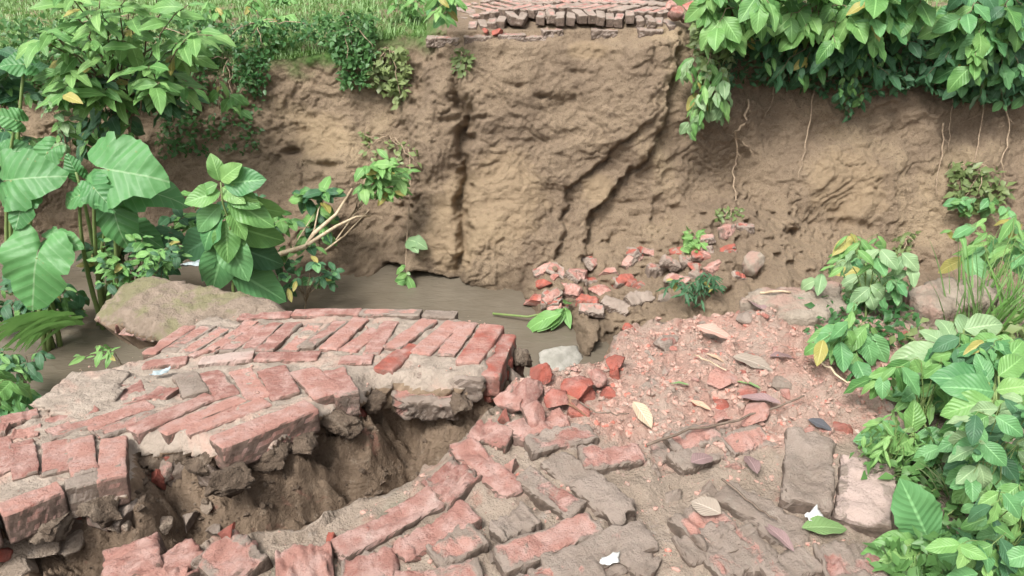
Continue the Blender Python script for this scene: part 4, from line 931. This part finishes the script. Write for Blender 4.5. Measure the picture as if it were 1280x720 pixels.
bush('weed', 'fresh narrow-leaved weed drooping over the left end of the brick road', 'weed', [(535, -10), (575, -10), (575, 30), (540, 28)], (6.4, 6.6), tb(552, 7.1), 7, 5, .17, ['lance_b', 'ovate_blue', 'lance'], 27, r=.006, droop=.5)
# fallen branch with leaves, vine hanging at the block corner
br = thing('dead_branch', 'pale bare branch leaning from the water towards the clay block', 'branch', bank_hit(390, 345, .25))
Bp = lambda px, py, o=.45: bank_hit(px, py, o)
tubes('limb', [([Bp(326, 328, .8), Bp(352, 317, .8), Bp(382, 308, .78), Bp(392, 292, .75), Bp(420, 268, .66), Bp(440, 236, .58)], .028, .010), ([Bp(384, 306, .78), Bp(420, 283, .7), Bp(445, 271, .65), Bp(463, 270, .6)], .016, .006), ([Bp(400, 318, .5), Bp(430, 295, .45), Bp(462, 262, .4)], .011, .004),
               ([Bp(352, 335, .5), Bp(372, 300, .5), Bp(392, 268, .45)], .008, .003), ([Bp(420, 300, .5), Bp(445, 265, .4), Bp(470, 240, .3)], .007, .003), ([Bp(392, 292, .55), Bp(398, 262, .5), Bp(412, 236, .42)], .008, .003)], PALEWOOD, br)
bush('leafy_branch', 'broken leafy branch with bright leaves tangled on the pale bare branch', 'branch', [(440, 220), (480, 195), (515, 205), (500, 260), (460, 265)], (5.9, 6.2), Bp(430, 280, .4), 17, 8, .13, ['lance_b', 'ovate', 'lance'], 31, r=.007)
bush('leafy_branch', 'dark leafy sprig behind the pale bare branch', 'branch', [(370, 235), (420, 230), (410, 300), (370, 305)], (6.0, 6.3), Bp(400, 310, .3), 12, 7, .16, ['ovate_m', 'ovate_d'], 32, r=.007)
bush('weed', 'drooping water weeds at the foot of the broadleaf shrub', 'weed', [(345, 325), (420, 325), (425, 370), (350, 378)], (5.3, 5.6), Vector((at_y(378, 372, 5.5).x, 5.5, WATER_Z - .02)), 14, 7, .10, ['ovate_blue', 'ovate_d'], 33, r=.006)
vn = thing('hanging_vine', 'thin vine dangling down the clay corner with a leafy end over the water', 'vine', bank_hit(512, 195, .05))
vp = [bank_hit(512, 190, .06), bank_hit(513, 240, .14), bank_hit(509, 290, .16), bank_hit(507, 330, .16), bank_hit(512, 368, .2)]
tubes('stem', [(vp, .006, .004)], ROOT, vn)
for k in range(16):
    a = vp[3].lerp(vp[4], random.uniform(.0, 1)); leaf_at(vn, random.choice(['ovate', 'pale', 'lance_b']), a, a + Vector((random.gauss(0, .10), random.gauss(-.04, .05), random.gauss(-.05, .06))), 1.0, (random.gauss(0, .3), -.8, .6))
for (ax, ay, tx, ty) in ((508, 300, 530, 298), (509, 302, 522, 312), (490, 350, 482, 345)): leaf_at(vn, 'pale', bank_hit(ax, ay, .18), bank_hit(tx, ty, .2), 1.1)
# ---- right, top: dense big-leaved shrubs overhanging the bank
rk = ['ovate', 'ovate_m', 'lance_b', 'ovate_m']
for i, (poly, by, sd, lab, keys, n, ll) in enumerate([
    ([(870, -40), (960, -40), (985, 30), (950, 75), (905, 60), (870, 40)], 905, 41, 'big-leaved shrub overhanging the bank next to the broken road edge', rk, 18, .23),
    ([(960, -40), (1080, -40), (1085, 20), (1050, 55), (1000, 50), (965, 30)], 1020, 42, 'glossy big-leaved shrub on the bank top with long drooping light leaves', rk, 20, .25),
    ([(1060, -40), (1180, -40), (1170, 10), (1140, 45), (1090, 50)], 1120, 43, 'bushy shrub with blue-green broad leaves on the bank top', ['ovate_blue', 'ovate_m', 'ovate'], 18, .24),
    ([(1160, 10), (1240, 20), (1300, 20), (1310, 110), (1250, 100), (1190, 85), (1155, 50)], 1230, 44, 'broad-leaved shrub with a whorl of light leaves above the hanging roots', ['ovate', 'ovate_m', 'ovate_blue'], 22, .22),
    ([(1150, -40), (1320, -40), (1320, 30), (1200, 25)], 1250, 45, 'shaded shrub at the right end of the bank top', ['ovate_d', 'ovate_blue', 'ovate_m'], 16, .22)]):
    e = tb(by); bush('shrub', lab, 'shrub', poly, (e.y - .75, e.y - .2), Vector((e.x, e.y + .05, e.z - .05)), n, 7, ll, keys, sd, r=.014, droop=.5, wr=1.05, bow=(0, -.05, .18))
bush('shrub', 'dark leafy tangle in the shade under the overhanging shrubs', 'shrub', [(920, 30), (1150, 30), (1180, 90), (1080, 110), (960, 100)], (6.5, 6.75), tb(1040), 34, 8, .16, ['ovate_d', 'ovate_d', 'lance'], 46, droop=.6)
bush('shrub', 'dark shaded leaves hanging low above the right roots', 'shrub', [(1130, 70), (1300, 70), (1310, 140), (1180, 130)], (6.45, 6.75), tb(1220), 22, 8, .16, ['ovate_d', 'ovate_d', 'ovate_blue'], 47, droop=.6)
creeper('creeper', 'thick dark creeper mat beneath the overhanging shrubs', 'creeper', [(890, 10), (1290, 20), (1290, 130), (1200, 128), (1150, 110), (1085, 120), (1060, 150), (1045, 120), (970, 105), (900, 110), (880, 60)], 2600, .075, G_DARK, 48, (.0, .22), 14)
creeper('creeper', 'pale leafy creeper draping beside the cut road end', 'creeper', [(872, 15), (900, 10), (915, 60), (905, 110), (880, 100), (866, 50)], 420, .075, G_OLIVE, 49, (.1, .35), 6)
bush('hanging_branch', 'limp hanging branch with pale wilted leaves on the bare soil', 'branch', [(845, 75), (900, 70), (930, 130), (920, 165), (850, 165), (860, 110)], (6.25, 6.5), tb(900), 16, 6, .16, ['lance_b', 'pale', 'lance'], 50, droop=.8, r=.006)
bush('creeper', 'dark leafy trailer dangling at the middle of the right bank', 'creeper', [(1045, 90), (1080, 90), (1075, 150), (1052, 150)], (6.55, 6.7), tb(1062), 9, 6, .10, ['ovate_d', 'ovate_m'], 51, droop=.8, r=.005)
# roots hanging on the face
def rootline(label, pts, r0=.010, r1=.004, o=.02):
    P = [bank_hit(a, b, o + .03 + r0) for a, b in pts]; P2_ = []
    for i in range(len(P) - 1):
        for k in range(4): P2_.append(P[i].lerp(P[i + 1], k / 4) + Vector((random.gauss(0, .008), random.gauss(0, .006), random.gauss(0, .006))))
    P2_.append(P[-1]); side = [([q, q + Vector((random.gauss(0, .05), -.01, -.04)), q + Vector((random.gauss(0, .09), -.005, -.10))], r1 * .7, r1 * .35) for q in P2_[2::3]]
    tag(tubes('hanging_root', [(P2_, r0, r1)] + side, ROOT), label, 'root', 'roots hanging on the far bank')
rootline('knotted brown root hanging beside the pale wilted branch', [(936, 125), (932, 150), (920, 165), (922, 195), (916, 215), (920, 250)], .013, .006)
rootline('straight thin root down the middle of the right bank', [(1018, 105), (1012, 150), (1006, 190), (998, 225)], .008, .004)
rootline('slender root below the light whorl of leaves', [(1232, 118), (1225, 160), (1217, 205)], .009, .005)
rootline('thin looping root at the right end of the bank', [(1258, 130), (1262, 165), (1252, 200), (1256, 230)], .008, .004)
rootline('short root strand over bare soil near the right weeds', [(1180, 155), (1178, 195), (1170, 225), (1172, 245)], .008, .004)
rootline('forked rootlet under the dark trailer', [(970, 100), (964, 128), (956, 145)], .006, .003)
rootline('fine rootlet left of the short root strand', [(1192, 110), (1188, 150), (1186, 190)], .005, .003)
rootline('fine root thread beside the knotted brown root', [(928, 178), (938, 186), (944, 196)], .007, .003)
# right bank weeds
creeper('weed', 'scraggly pale weed hanging on the soil below the right roots', 'weed', [(1190, 200), (1250, 210), (1265, 245), (1240, 265), (1195, 262), (1185, 235)], 150, .09, G_BLUE_S if False else G_OLIVE, 61, (.02, .15), 6)
bush('weed', 'blue-green leafy weed at the foot of the right bank', 'weed', [(1185, 235), (1270, 235), (1265, 268), (1195, 270)], (6.1, 6.3), base_on(1232, 268), 8, 5, .12, ['ovate_blue', 'ovate_m'], 62, r=.006)
creeper('weed', 'withered grey-green sprig on the bare soil behind the rubble', 'weed', [(1118, 290), (1145, 290), (1145, 325), (1120, 325)], 60, .07, G_OLIVE, 63, (.0, .06), 4)
creeper('weed', 'small green weed above the fallen bricks', 'weed', [(855, 288), (876, 288), (876, 320), (856, 318)], 60, .09, G_BRIGHT, 64, (.01, .10), 3)
creeper('weed', 'tiny pale weed near the hanging root base', 'weed', [(892, 262), (925, 258), (930, 272), (898, 276)], 45, .06, G_OLIVE, 65, (.01, .06), 3)
p_ = bank_hit(868, 378, .05)
bush('fern', 'dark green feathery plant between the fallen bricks and rubble', 'fern', [(822, 345), (900, 342), (905, 362), (890, 385), (850, 388), (830, 365)], (p_.y - .2, p_.y + .1), p_, 18, 9, .10, ['fern'], 66, r=.005, spread=.8)
sp = thing('leafy_sprig', 'torn green sprig with crumpled leaves floating at the rubble foot', 'sprig', hit_z(690, 405, WATER_Z))
S = lambda px, py, z=-2.14: hit_z(px, py, z)
for (ax, ay, tx, ty, z) in ((702, 392, 642, 406, -2.12), (704, 390, 672, 412, -2.14), (706, 386, 690, 410, -2.14), (706, 384, 712, 408, -2.14), (706, 380, 714, 372, -2.05), (704, 386, 682, 398, -2.1)): leaf_at(sp, 'lance', S(ax, ay, z + .06), S(tx, ty, z), 1.1, (random.gauss(0, .3), -.4, 1))
tubes('stem', [([S(616, 392, -2.17), S(660, 396, -2.14), S(706, 386, -2.06)], .010, .008)], GSTEM, sp)

# ---- right foreground plants
def plant(name, label, cat, base, lst, Yf, group=None, extra=None):
    b = hit_z(base[0], base[1], 0); root = thing(name, label, cat, b, group); st = []
    for (ax, ay, tx, ty, ya, yt, wr, key, nh) in lst:
        A, T = at_y(ax, ay, ya), at_y(tx, ty, yt)
        if A.z < .01: A.z = .015
        if T.z < .01: T.z = .012
        leaf_at(root, key, A, T, wr, nh); st.append((curve3(b + Vector((random.gauss(0, .01), random.gauss(0, .01), -.01)), A, (0, 0, .02), 6, .01), .0045, .0025))
    tubes('stem', st, GSTEM, root); return root
UPN = (0, -.6, .8)
plant('seedling', 'bright round-leaved seedling behind the two squared paving blocks', 'seedling', (1140, 560),
      [(1139, 542, 1147, 500, 1.50, 1.53, 1.15, 'ovate', (0, -1, .3)), (1136, 545, 1077, 546, 1.49, 1.46, 1.0, 'ovate_blue', UPN), (1142, 547, 1196, 552, 1.5, 1.46, 1.1, 'ovate_blue', UPN), (1140, 550, 1168, 580, 1.48, 1.40, 1.1, 'ovate_m', UPN), (1136, 552, 1098, 575, 1.47, 1.42, 1.1, 'ovate', UPN), (1138, 548, 1118, 562, 1.46, 1.4, 1.2, 'ovate', UPN)], 1.5)
plant('seedling', 'large toothed leaves of a seedling beside the pale paving block', 'seedling', (1150, 705),
      [(1160, 680, 1128, 602, 1.18, 1.22, 1.1, 'serrate', (-.2, -1, .5)), (1150, 688, 1092, 682, 1.17, 1.16, 1.05, 'ovate', UPN), (1155, 690, 1130, 722, 1.17, 1.08, 1.1, 'ovate', UPN), (1160, 690, 1205, 668, 1.18, 1.2, 1.1, 'serrate', UPN), (1180, 680, 1240, 715, 1.19, 1.12, 1.05, 'serrate', UPN), (1150, 700, 1070, 715, 1.15, 1.1, 1.0, 'ovate_m', UPN), (1146, 698, 1110, 705, 1.14, 1.1, 1.1, 'ovate', UPN)], 1.2)
plant('broadleaf_plant', 'tall broad-leaved plant crowding over the pavement edge', 'plant', (1235, 590),
      [(1233, 560, 1243, 502, 1.42, 1.46, 1.15, 'ovate_m', (0, -1, .3)), (1243, 480, 1172, 466, 1.5, 1.5, 1.0, 'serrate', UPN), (1243, 490, 1188, 478, 1.45, 1.44, 1.0, 'ovate_blue', UPN), (1245, 488, 1292, 480, 1.45, 1.42, 1.1, 'ovate', UPN), (1248, 470, 1290, 440, 1.5, 1.52, 1.1, 'ovate_m', UPN), (1246, 462, 1282, 425, 1.55, 1.58, 1.1, 'ovate_m', UPN),
       (1240, 500, 1180, 515, 1.42, 1.4, 1.05, 'ovate_m', UPN), (1238, 520, 1200, 540, 1.4, 1.38, 1.1, 'ovate_m', UPN), (1244, 520, 1290, 545, 1.4, 1.36, 1.1, 'ovate_blue', UPN), (1236, 560, 1190, 590, 1.38, 1.32, 1.1, 'ovate_blue', UPN), (1240, 565, 1290, 570, 1.38, 1.34, 1.1, 'ovate', UPN), (1238, 575, 1262, 612, 1.34, 1.26, 1.1, 'ovate_blue', UPN), (1236, 478, 1222, 440, 1.5, 1.55, 1.0, 'ovate_blue', (0, -.9, .4)),
       (1245, 500, 1270, 520, 1.44, 1.38, 1.1, 'ovate', UPN), (1232, 585, 1205, 625, 1.32, 1.24, 1.1, 'ovate_m', UPN)], 1.4)
plant('broadleaf_plant', 'pale dusty broad leaves lying over the rubble edge', 'plant', (1190, 470),
      [(1178, 440, 1122, 440, 1.75, 1.72, .95, 'pale', UPN), (1182, 430, 1150, 408, 1.8, 1.85, 1.0, 'pale', UPN), (1190, 425, 1180, 388, 1.85, 1.9, 1.1, 'pale', UPN), (1200, 420, 1226, 382, 1.85, 1.9, 1.2, 'pale', UPN), (1205, 412, 1262, 400, 1.85, 1.85, 1.1, 'pale', UPN), (1200, 430, 1235, 432, 1.75, 1.7, 1.2, 'ovate_blue', UPN), (1185, 440, 1160, 466, 1.7, 1.62, 1.1, 'ovate_blue', UPN), (1176, 450, 1120, 462, 1.68, 1.64, .9, 'pale', UPN), (1195, 440, 1212, 470, 1.7, 1.62, 1.1, 'ovate_blue', UPN), (1205, 440, 1270, 455, 1.7, 1.64, 1.0, 'ovate_m', UPN)], 1.8)
zb = lambda px, py: hit_z(px, py, 0)
bush('weed', 'thick pale-leaved weed clump growing over the concrete block', 'weed', [(1010, 340), (1060, 325), (1120, 330), (1150, 350), (1130, 395), (1060, 400), (1020, 375)], (2.05, 2.3), zb(1082, 398), 17, 6, .072, ['ovate_blue', 'pale', 'lance_b', 'pale'], 71, r=.004, stem=GSTEM)
bush('weed', 'low leafy weed sprawling on the brick crumbs', 'weed', [(1015, 415), (1060, 405), (1095, 440), (1065, 470), (1020, 445)], (1.72, 1.9), zb(1062, 440), 11, 5, .085, ['ovate_blue', 'lance_b', 'ovate_m'], 72, r=.003, stem=GSTEM, droop=.4)
bush('weed', 'pale fern-like weed growing behind the concrete block', 'weed', [(1020, 312), (1090, 308), (1095, 335), (1030, 340)], (2.3, 2.45), zb(1070, 372), 8, 6, .08, ['narrow', 'lance_b'], 73, r=.003, stem=GSTEM)
bush('weed', 'yellow-green feathery weeds beside the seedling', 'weed', [(1070, 555), (1110, 540), (1150, 575), (1130, 600), (1080, 590)], (1.36, 1.5), zb(1110, 598), 12, 7, .05, ['narrow', 'lance_b'], 74, r=.002, stem=GSTEM)
bush('weed', 'tangled undergrowth of mixed weeds along the pavement edge', 'weed', [(1150, 560), (1290, 480), (1300, 660), (1220, 680), (1150, 640)], (1.2, 1.5), zb(1225, 640), 34, 7, .060, ['ovate_blue', 'ovate_m', 'pale', 'ovate_d'], 75, r=.003, stem=GSTEM)
bush('weed', 'dense green weeds in the lower corner by the toothed seedling', 'weed', [(1180, 640), (1300, 620), (1310, 740), (1180, 740)], (.98, 1.2), zb(1250, 735), 26, 6, .060, ['ovate_blue', 'ovate_m', 'ovate_d', 'ovate'], 76, r=.003, stem=GSTEM)
bush('weed', 'shaded weeds under the tall broad-leaved plant', 'weed', [(1140, 455), (1290, 420), (1290, 520), (1180, 540)], (1.55, 1.85), zb(1225, 520), 30, 7, .068, ['ovate_m', 'ovate_blue', 'ovate_d'], 77, r=.003, stem=GSTEM)
bush('weed', 'weed with slender stems and blue-green leaves against the bank foot', 'weed', [(1180, 285), (1290, 270), (1300, 340), (1200, 330)], (2.2, 2.6), zb(1240, 400), 14, 5, .10, ['ovate_blue', 'narrow', 'lance_b'], 78, r=.003, stem=GSTEM)
def mat_patch(name, label, poly, n, size, zr, mat, seed):
    g = random.Random(seed); P = np.array(poly); b = zb(P[:, 0].mean(), P[:, 1].mean()); root = thing(name, label, 'weed', b); pts, st = [], []
    for k in range(n):
        p = zb(*in_poly(poly, g)); p.z = max(ground_z(p.x, p.y), -.05) + g.uniform(*zr); pts.append(p)
        if k % 14 == 0: q = p.copy(); q.z = -.02; q += Vector((g.gauss(0, .03), g.gauss(0, .03), 0)); st.append((curve3(q, p, (0, 0, .01), 4, .03, g), .0022, .0012))
    cloud('foliage', pts, size, mat, root, seed, (0, -.2, 1)); tag(tubes('stem', st, GSTEM, root), kind='stuff')
mat_patch('weed', 'fine small-leaved weeds under the seedlings by the paving blocks', [(1060, 590), (1110, 560), (1200, 560), (1300, 600), (1300, 740), (1120, 740), (1080, 700), (1170, 650)], 900, .032, (.005, .07), G_SMALL, 301)
mat_patch('weed', 'small olive weeds growing beneath the pale broad leaves', [(1110, 440), (1170, 420), (1300, 400), (1300, 540), (1180, 545), (1150, 490)], 700, .035, (.005, .09), G_OLIVE, 302)
mat_patch('weed', 'thin ground cover of tiny leaves around the concrete block weeds', [(1000, 395), (1060, 380), (1150, 385), (1140, 430), (1060, 460), (1010, 440)], 260, .030, (.004, .05), G_SMALL, 303)
bush('weed', 'upright leafy weed crowding beside the seedling and tall plant', 'weed', [(1060, 480), (1180, 470), (1200, 530), (1100, 540)], (1.5, 1.75), zb(1160, 550), 14, 6, .075, ['ovate_m', 'ovate_blue', 'lance_b'], 304, r=.003, stem=GSTEM)
tuft('grass_tuft', 'bright grassy weed tuft rising behind the pale broad leaves', 'grass tuft', zb(1225, 402), 90, .26, .45, G_GRASS, 79, r=.12, wd=.03)
tuft('grass_tuft', 'grass tuft at the right frame side above the broad plant', 'grass tuft', zb(1290, 400), 80, .22, .5, G_GRASS, 80, r=.12, wd=.03)
tuft('grass_tuft', 'small pale grass tuft between the seedlings', 'grass tuft', zb(1110, 590), 50, .08, .7, G_GRASS, 81, r=.05, wd=.05)
tuft('grass_tuft', 'fine tangled dry grass under the pavement-edge weeds', 'grass tuft', zb(1200, 620), 90, .11, .9, G_OLIVE, 82, r=.10, wd=.03)
# ---- left edge grass by the water
def blades_px(name, label, cat, lst, mat, r):
    root = thing(name, label, cat, at_y(lst[0][0], lst[0][1], lst[0][4])); V, F, U = [], [], []
    for (ax, ay, tx, ty, Y, wd) in lst:
        A, T = at_y(ax, ay, Y) - root.location, at_y(tx, ty, Y - .05) - root.location; d = T - A; sd = Vector((d.z, 0, -d.x)).normalized(); k = len(V)
        for i in range(6):
            t = i / 5; q = A + d * t + Vector((0, 0, .10 * d.length * 4 * t * (1 - t))); ww = wd * (1 - t) ** .6 + .001; V += [q - sd * ww, q + sd * ww + Vector((0, -.3 * ww, 0))]; U += [(t, .3), (t, .7)]
        F += [(k + 2 * i, k + 2 * i + 1, k + 2 * i + 3, k + 2 * i + 2) for i in range(5)]
    link('blades', pym('blades', V, F, uv=U), mat, root); return root
gg = random.Random(5)
blades_px('grass_clump', 'flattened clump of long green grass blades trailing in the water', 'grass clump',
          [(gg.uniform(60, 105), gg.uniform(388, 405), gg.uniform(-25, 45), gg.uniform(412, 442), gg.uniform(4.7, 5.0), gg.uniform(.010, .022)) for _ in range(46)], G_GRASS, 0)
bush('weed', 'ragged green weed at the outer edge of the brick slab', 'weed', [(-30, 470), (20, 470), (45, 485), (25, 515), (-30, 520)], (2.0, 2.2), Vector((*hit_f(-10, 520, slab_z)[:2], slab_z(*hit_f(-10, 520, slab_z)[:2]) - .02)), 8, 6, .11, ['ovate_m', 'lance', 'ovate_blue'], 83, r=.004, stem=GSTEM)
bush('weed', 'dark wet weeds trailing in the stream beside the slab', 'weed', [(-10, 425), (60, 440), (75, 470), (20, 475), (-10, 460)], (4.2, 4.5), Vector((at_y(25, 470, 4.4).x, 4.4, WATER_Z - .02)), 8, 6, .12, ['ovate_d', 'lance'], 84, r=.005)
bush('weed', 'slim sprig on the water next to the mossy concrete', 'weed', [(70, 440), (175, 422), (180, 436), (90, 455)], (4.2, 4.3), Vector((at_y(170, 436, 4.3).x, 4.3, WATER_Z)), 5, 5, .10, ['lance_b', 'narrow'], 85, r=.005, droop=.1)
# ---- grass on the far bank top
def grass_field(n, seed):
    g = np.random.default_rng(seed); V, F, U = [], [], []
    for _ in range(n):
        side = g.random()
        x = g.uniform(-5.6, -.75) if side < .72 else g.uniform(1.6, 5.5); e = bank_top(x); y = e.y + g.random() ** 1.4 * 3.2 - .02; z = top_z(x, y) - .005
        if x > -1.0 and g.random() < .5: continue
        l = g.uniform(.04, .11); a = g.uniform(0, 6.3); d = np.array([math.cos(a) * .5, math.sin(a) * .5 - .15, 1.0]); d /= np.linalg.norm(d); s = np.array([-math.sin(a), math.cos(a), 0]) * g.uniform(.003, .007); p = np.array([x, y, z]); k = len(V)
        V += [p - s, p + s, p + d * l * .6 + s * .6, p + d * l * .6 - s * .6, p + d * l + np.array([d[0], d[1], -.5]) * l * .4]; U += [(0, .3), (0, .7), (.6, .7), (.6, .3), (1, .5)]; F += [(k, k + 1, k + 2, k + 3), (k + 3, k + 2, k + 4)]
    return tag(link('grass', pym('grass', V, F, uv=U), G_GRASS), 'short grass covering the far bank top', 'grass', kind='stuff')
grass_field(26000, 3)
for i, (px, Yo, lab) in enumerate([(330, .15, 'dark ragged herb on the grassy lip above the thin creeper'), (300, .6, 'leafy herb in the grass behind the creepers'), (215, .7, 'broad-leaved herb in the grass behind the left shrub'), (20, .5, 'leafy herb in the grass at the left end'), (505, .25, 'spindly herb beside the end of the brick road')]):
    e = bank_top((px - 640) / FPX * 6.75); y = e.y + Yo; z = top_z(e.x, y); ex, ey = to_px(e.x, y, z)
    bush('herb', lab, 'herb', [(ex - 28, ey - 34), (ex + 28, ey - 34), (ex + 34, ey - 2), (ex - 34, ey - 2)], (y - .15, y + .15), Vector((e.x, y, z - .02)), 9, 6, .12, ['lance', 'ovate_m', 'lance_b'], 90 + i, r=.004, stem=GSTEM)

# ------------------------------------------------------------ fallen leaves, sticks, scraps
def dry_mat(name, a, b): return mat_leaf(name, a, b, gloss=.6, trans=.1)
DRY = {'tan': dry_mat('dry_tan', (.38, .25, .17), (.50, .36, .25)), 'pink': dry_mat('dry_pink', (.42, .25, .20), (.50, .33, .27)), 'purple': dry_mat('dry_purple', (.19, .125, .12), (.26, .175, .17)),
       'cream': dry_mat('dry_cream', (.42, .32, .22), (.50, .39, .28)), 'grey': dry_mat('dry_grey', (.25, .205, .165), (.31, .26, .21)), 'brown': dry_mat('dry_brown', (.20, .11, .07), (.28, .16, .10)), 'black': dry_mat('dry_black', (.05, .05, .06), (.09, .09, .10)), 'olive': dry_mat('dry_olive', (.11, .20, .07), (.17, .26, .10))}
DM = {k: leaf_mesh('fallen_leaf', wmax=.40, peak=.45, fold=.35, curl=.5, wave=.02, seed=i) for i, k in enumerate(DRY)}
for k in DM: DM[k].materials.append(DRY[k])
DM2 = {k: leaf_mesh('fallen_leaf', wmax=.58, peak=.45, fold=.25, curl=.35, wave=.025, seed=i) for i, k in enumerate(DRY)}
for k in DM2: DM2[k].materials.append(DRY[k])
def gtop(px, py, up=.014):
    p = hit_z(px, py, .0); return Vector((p.x, p.y, max(ground_z(p.x, p.y), 0) + up))
def fallen(ax, ay, tx, ty, key, wr, label, up=.016, wide=False):
    A, T = gtop(ax, ay, up), gtop(tx, ty, up); d = T - A
    o = put('fallen_leaf', (DM2 if wide else DM)[key], A, basis(d, Vector((random.gauss(0, .12), random.gauss(0, .12), 1))), (d.length, d.length * wr, d.length), None)
    tag(o, label, 'fallen leaf', 'dry leaves on the rubble')
fallen(868, 418, 914, 430, 'pink', .8, 'dry pinkish leaf lying on the brick crumbs', wide=True)
fallen(924, 382, 960, 404, 'purple', 1.0, 'grey-purple leaf against the pale concrete block', .03)
fallen(914, 458, 966, 472, 'grey', .8, 'flat grey leaf on the fine brick crumbs', .02, True)
fallen(958, 462, 995, 454, 'purple', .7, 'dull purple leaf next to the flat grey leaf', .02)
fallen(975, 512, 920, 496, 'purple', .9, 'curled purple-brown leaf in the middle of the crumbs', .02)
fallen(790, 517, 816, 540, 'cream', .9, 'small cream leaf beside the long dark stick', .022, True)
fallen(862, 507, 888, 518, 'tan', .7, 'narrow tan leaf near the curled purple leaf')
fallen(860, 488, 836, 480, 'olive', .6, 'small olive leaf on the crumbs')
fallen(950, 492, 918, 482, 'olive', .6, 'yellow-green leaf tip near the purple leaves')
fallen(1008, 532, 1040, 542, 'black', 1.0, 'blackened leaf above the square paving block', .02, True)
fallen(990, 700, 950, 652, 'purple', .6, 'dark purple leaf on a muddy brick beside the white scrap', .025)
fallen(945, 600, 932, 568, 'purple', 1.0, 'upright purplish leaf fragment near the square paving block', .02)
fallen(900, 650, 862, 630, 'grey', 1.2, 'large pale veined leaf pressed on the muddy bricks', .02, True)
fallen(690, 497, 740, 520, 'brown', .7, 'thin reddish leaf curl by the red brick lump', .02)
fallen(1060, 432, 1085, 442, 'purple', .8, 'dark leaf between the low weed and the broad plant', .02)
fallen(880, 452, 905, 460, 'tan', .6, 'tan leaf scrap beside the dry pinkish leaf')
fallen(1000, 668, 1060, 662, 'olive', .8, 'green leaf fallen beside the white scrap', .02, True)
fallen(862, 590, 890, 578, 'purple', 1.1, 'mauve leaf piece caught beneath the long stick', .03, True)
fallen(110, 500, 132, 494, 'tan', .8, 'x', .0) if False else None
def stick(label, pts, r0, r1, mat, up=.02, name='stick'):
    P = [gtop(a, b, up) for a, b in pts]; P = [P[i].lerp(P[i + 1], k / 3) for i in range(len(P) - 1) for k in range(3)] + [P[-1]]
    P = [p + Vector((random.gauss(0, .002), random.gauss(0, .002), random.gauss(0, .0015))) for p in P]
    tag(tubes(name, [(P, r0, r1)], mat), label, 'stick')
stick('long dark stick lying across the muddy bricks', [(806, 568), (860, 548), (920, 536), (970, 520), (1000, 512)], .004, .0025, DARKSTICK, .03)
stick('pale bent straw by the broad plant', [(1017, 464), (1032, 482), (1055, 492), (1090, 493), (1132, 497)], .003, .002, PALEWOOD)
stick('thin twig curved between the leaf curl and cream leaf', [(724, 510), (745, 522), (770, 526), (784, 524)], .0022, .0015, DARKSTICK)
stick('slender root strand on the mud beside the purple leaf', [(900, 605), (930, 630), (955, 650), (970, 660)], .003, .002, DARKSTICK)
stick('short pale straw near the small olive leaf', [(866, 452), (885, 466), (905, 478)], .0025, .0015, PALEWOOD)
stick('pale straw on the concrete block edge', [(945, 389), (965, 388), (985, 387)], .004, .003, PALEWOOD, .05)
def scrap(name, label, px, py, size, mat, seed, f=zero, up=.02, rz=0, cat='litter'):
    p = hit_f(px, py, f); p.z += up; n = 9; g = np.random.default_rng(seed); u = np.linspace(-.5, .5, n); X, Y = np.meshgrid(u, u)
    Z = .25 * np.abs(X + .4 * Y) + .2 * fbm(X * 4, Y * 4, 0, 3, seed); X, Y = X + .22 * Y + .03 * fbm(Y * 6, X * 2, 0, 2, seed + 1), Y * (.8 + .35 * X) + .03 * fbm(X * 6, 2, 0, 2, seed + 2)
    me = gridm(name, X, Y, Z); o = put(name, me, p, Matrix.Rotation(rz, 4, 'Z'), (size[0], size[1], min(size) * .8)); me.materials.append(mat)
    md = o.modifiers.new('s', 'SOLIDIFY'); md.thickness = .02; return tag(o, label, cat)
scrap('paper_scrap', 'crumpled white paper scrap beside the square paving block', 1015, 652, (.042, .034), PAPER, 3, up=.018, rz=.5)
scrap('paper_scrap', 'white lump of litter in the mud at the near pavement', 762, 706, (.04, .026), PAPER, 4, up=.016, rz=.2)
scrap('plastic_scrap', 'torn bluish plastic wrapper stuck in the slab mud', 202, 470, (.05, .03), PLASTIC, 5, f=slab_z, up=.016, rz=.4)
scrap('plastic_bag', 'crumpled grey-white plastic bag under the broadleaf shrub', 240, 330, (.16, .08), PLASTIC, 6, f=lambda x, y: -1.55, up=0, rz=.2)
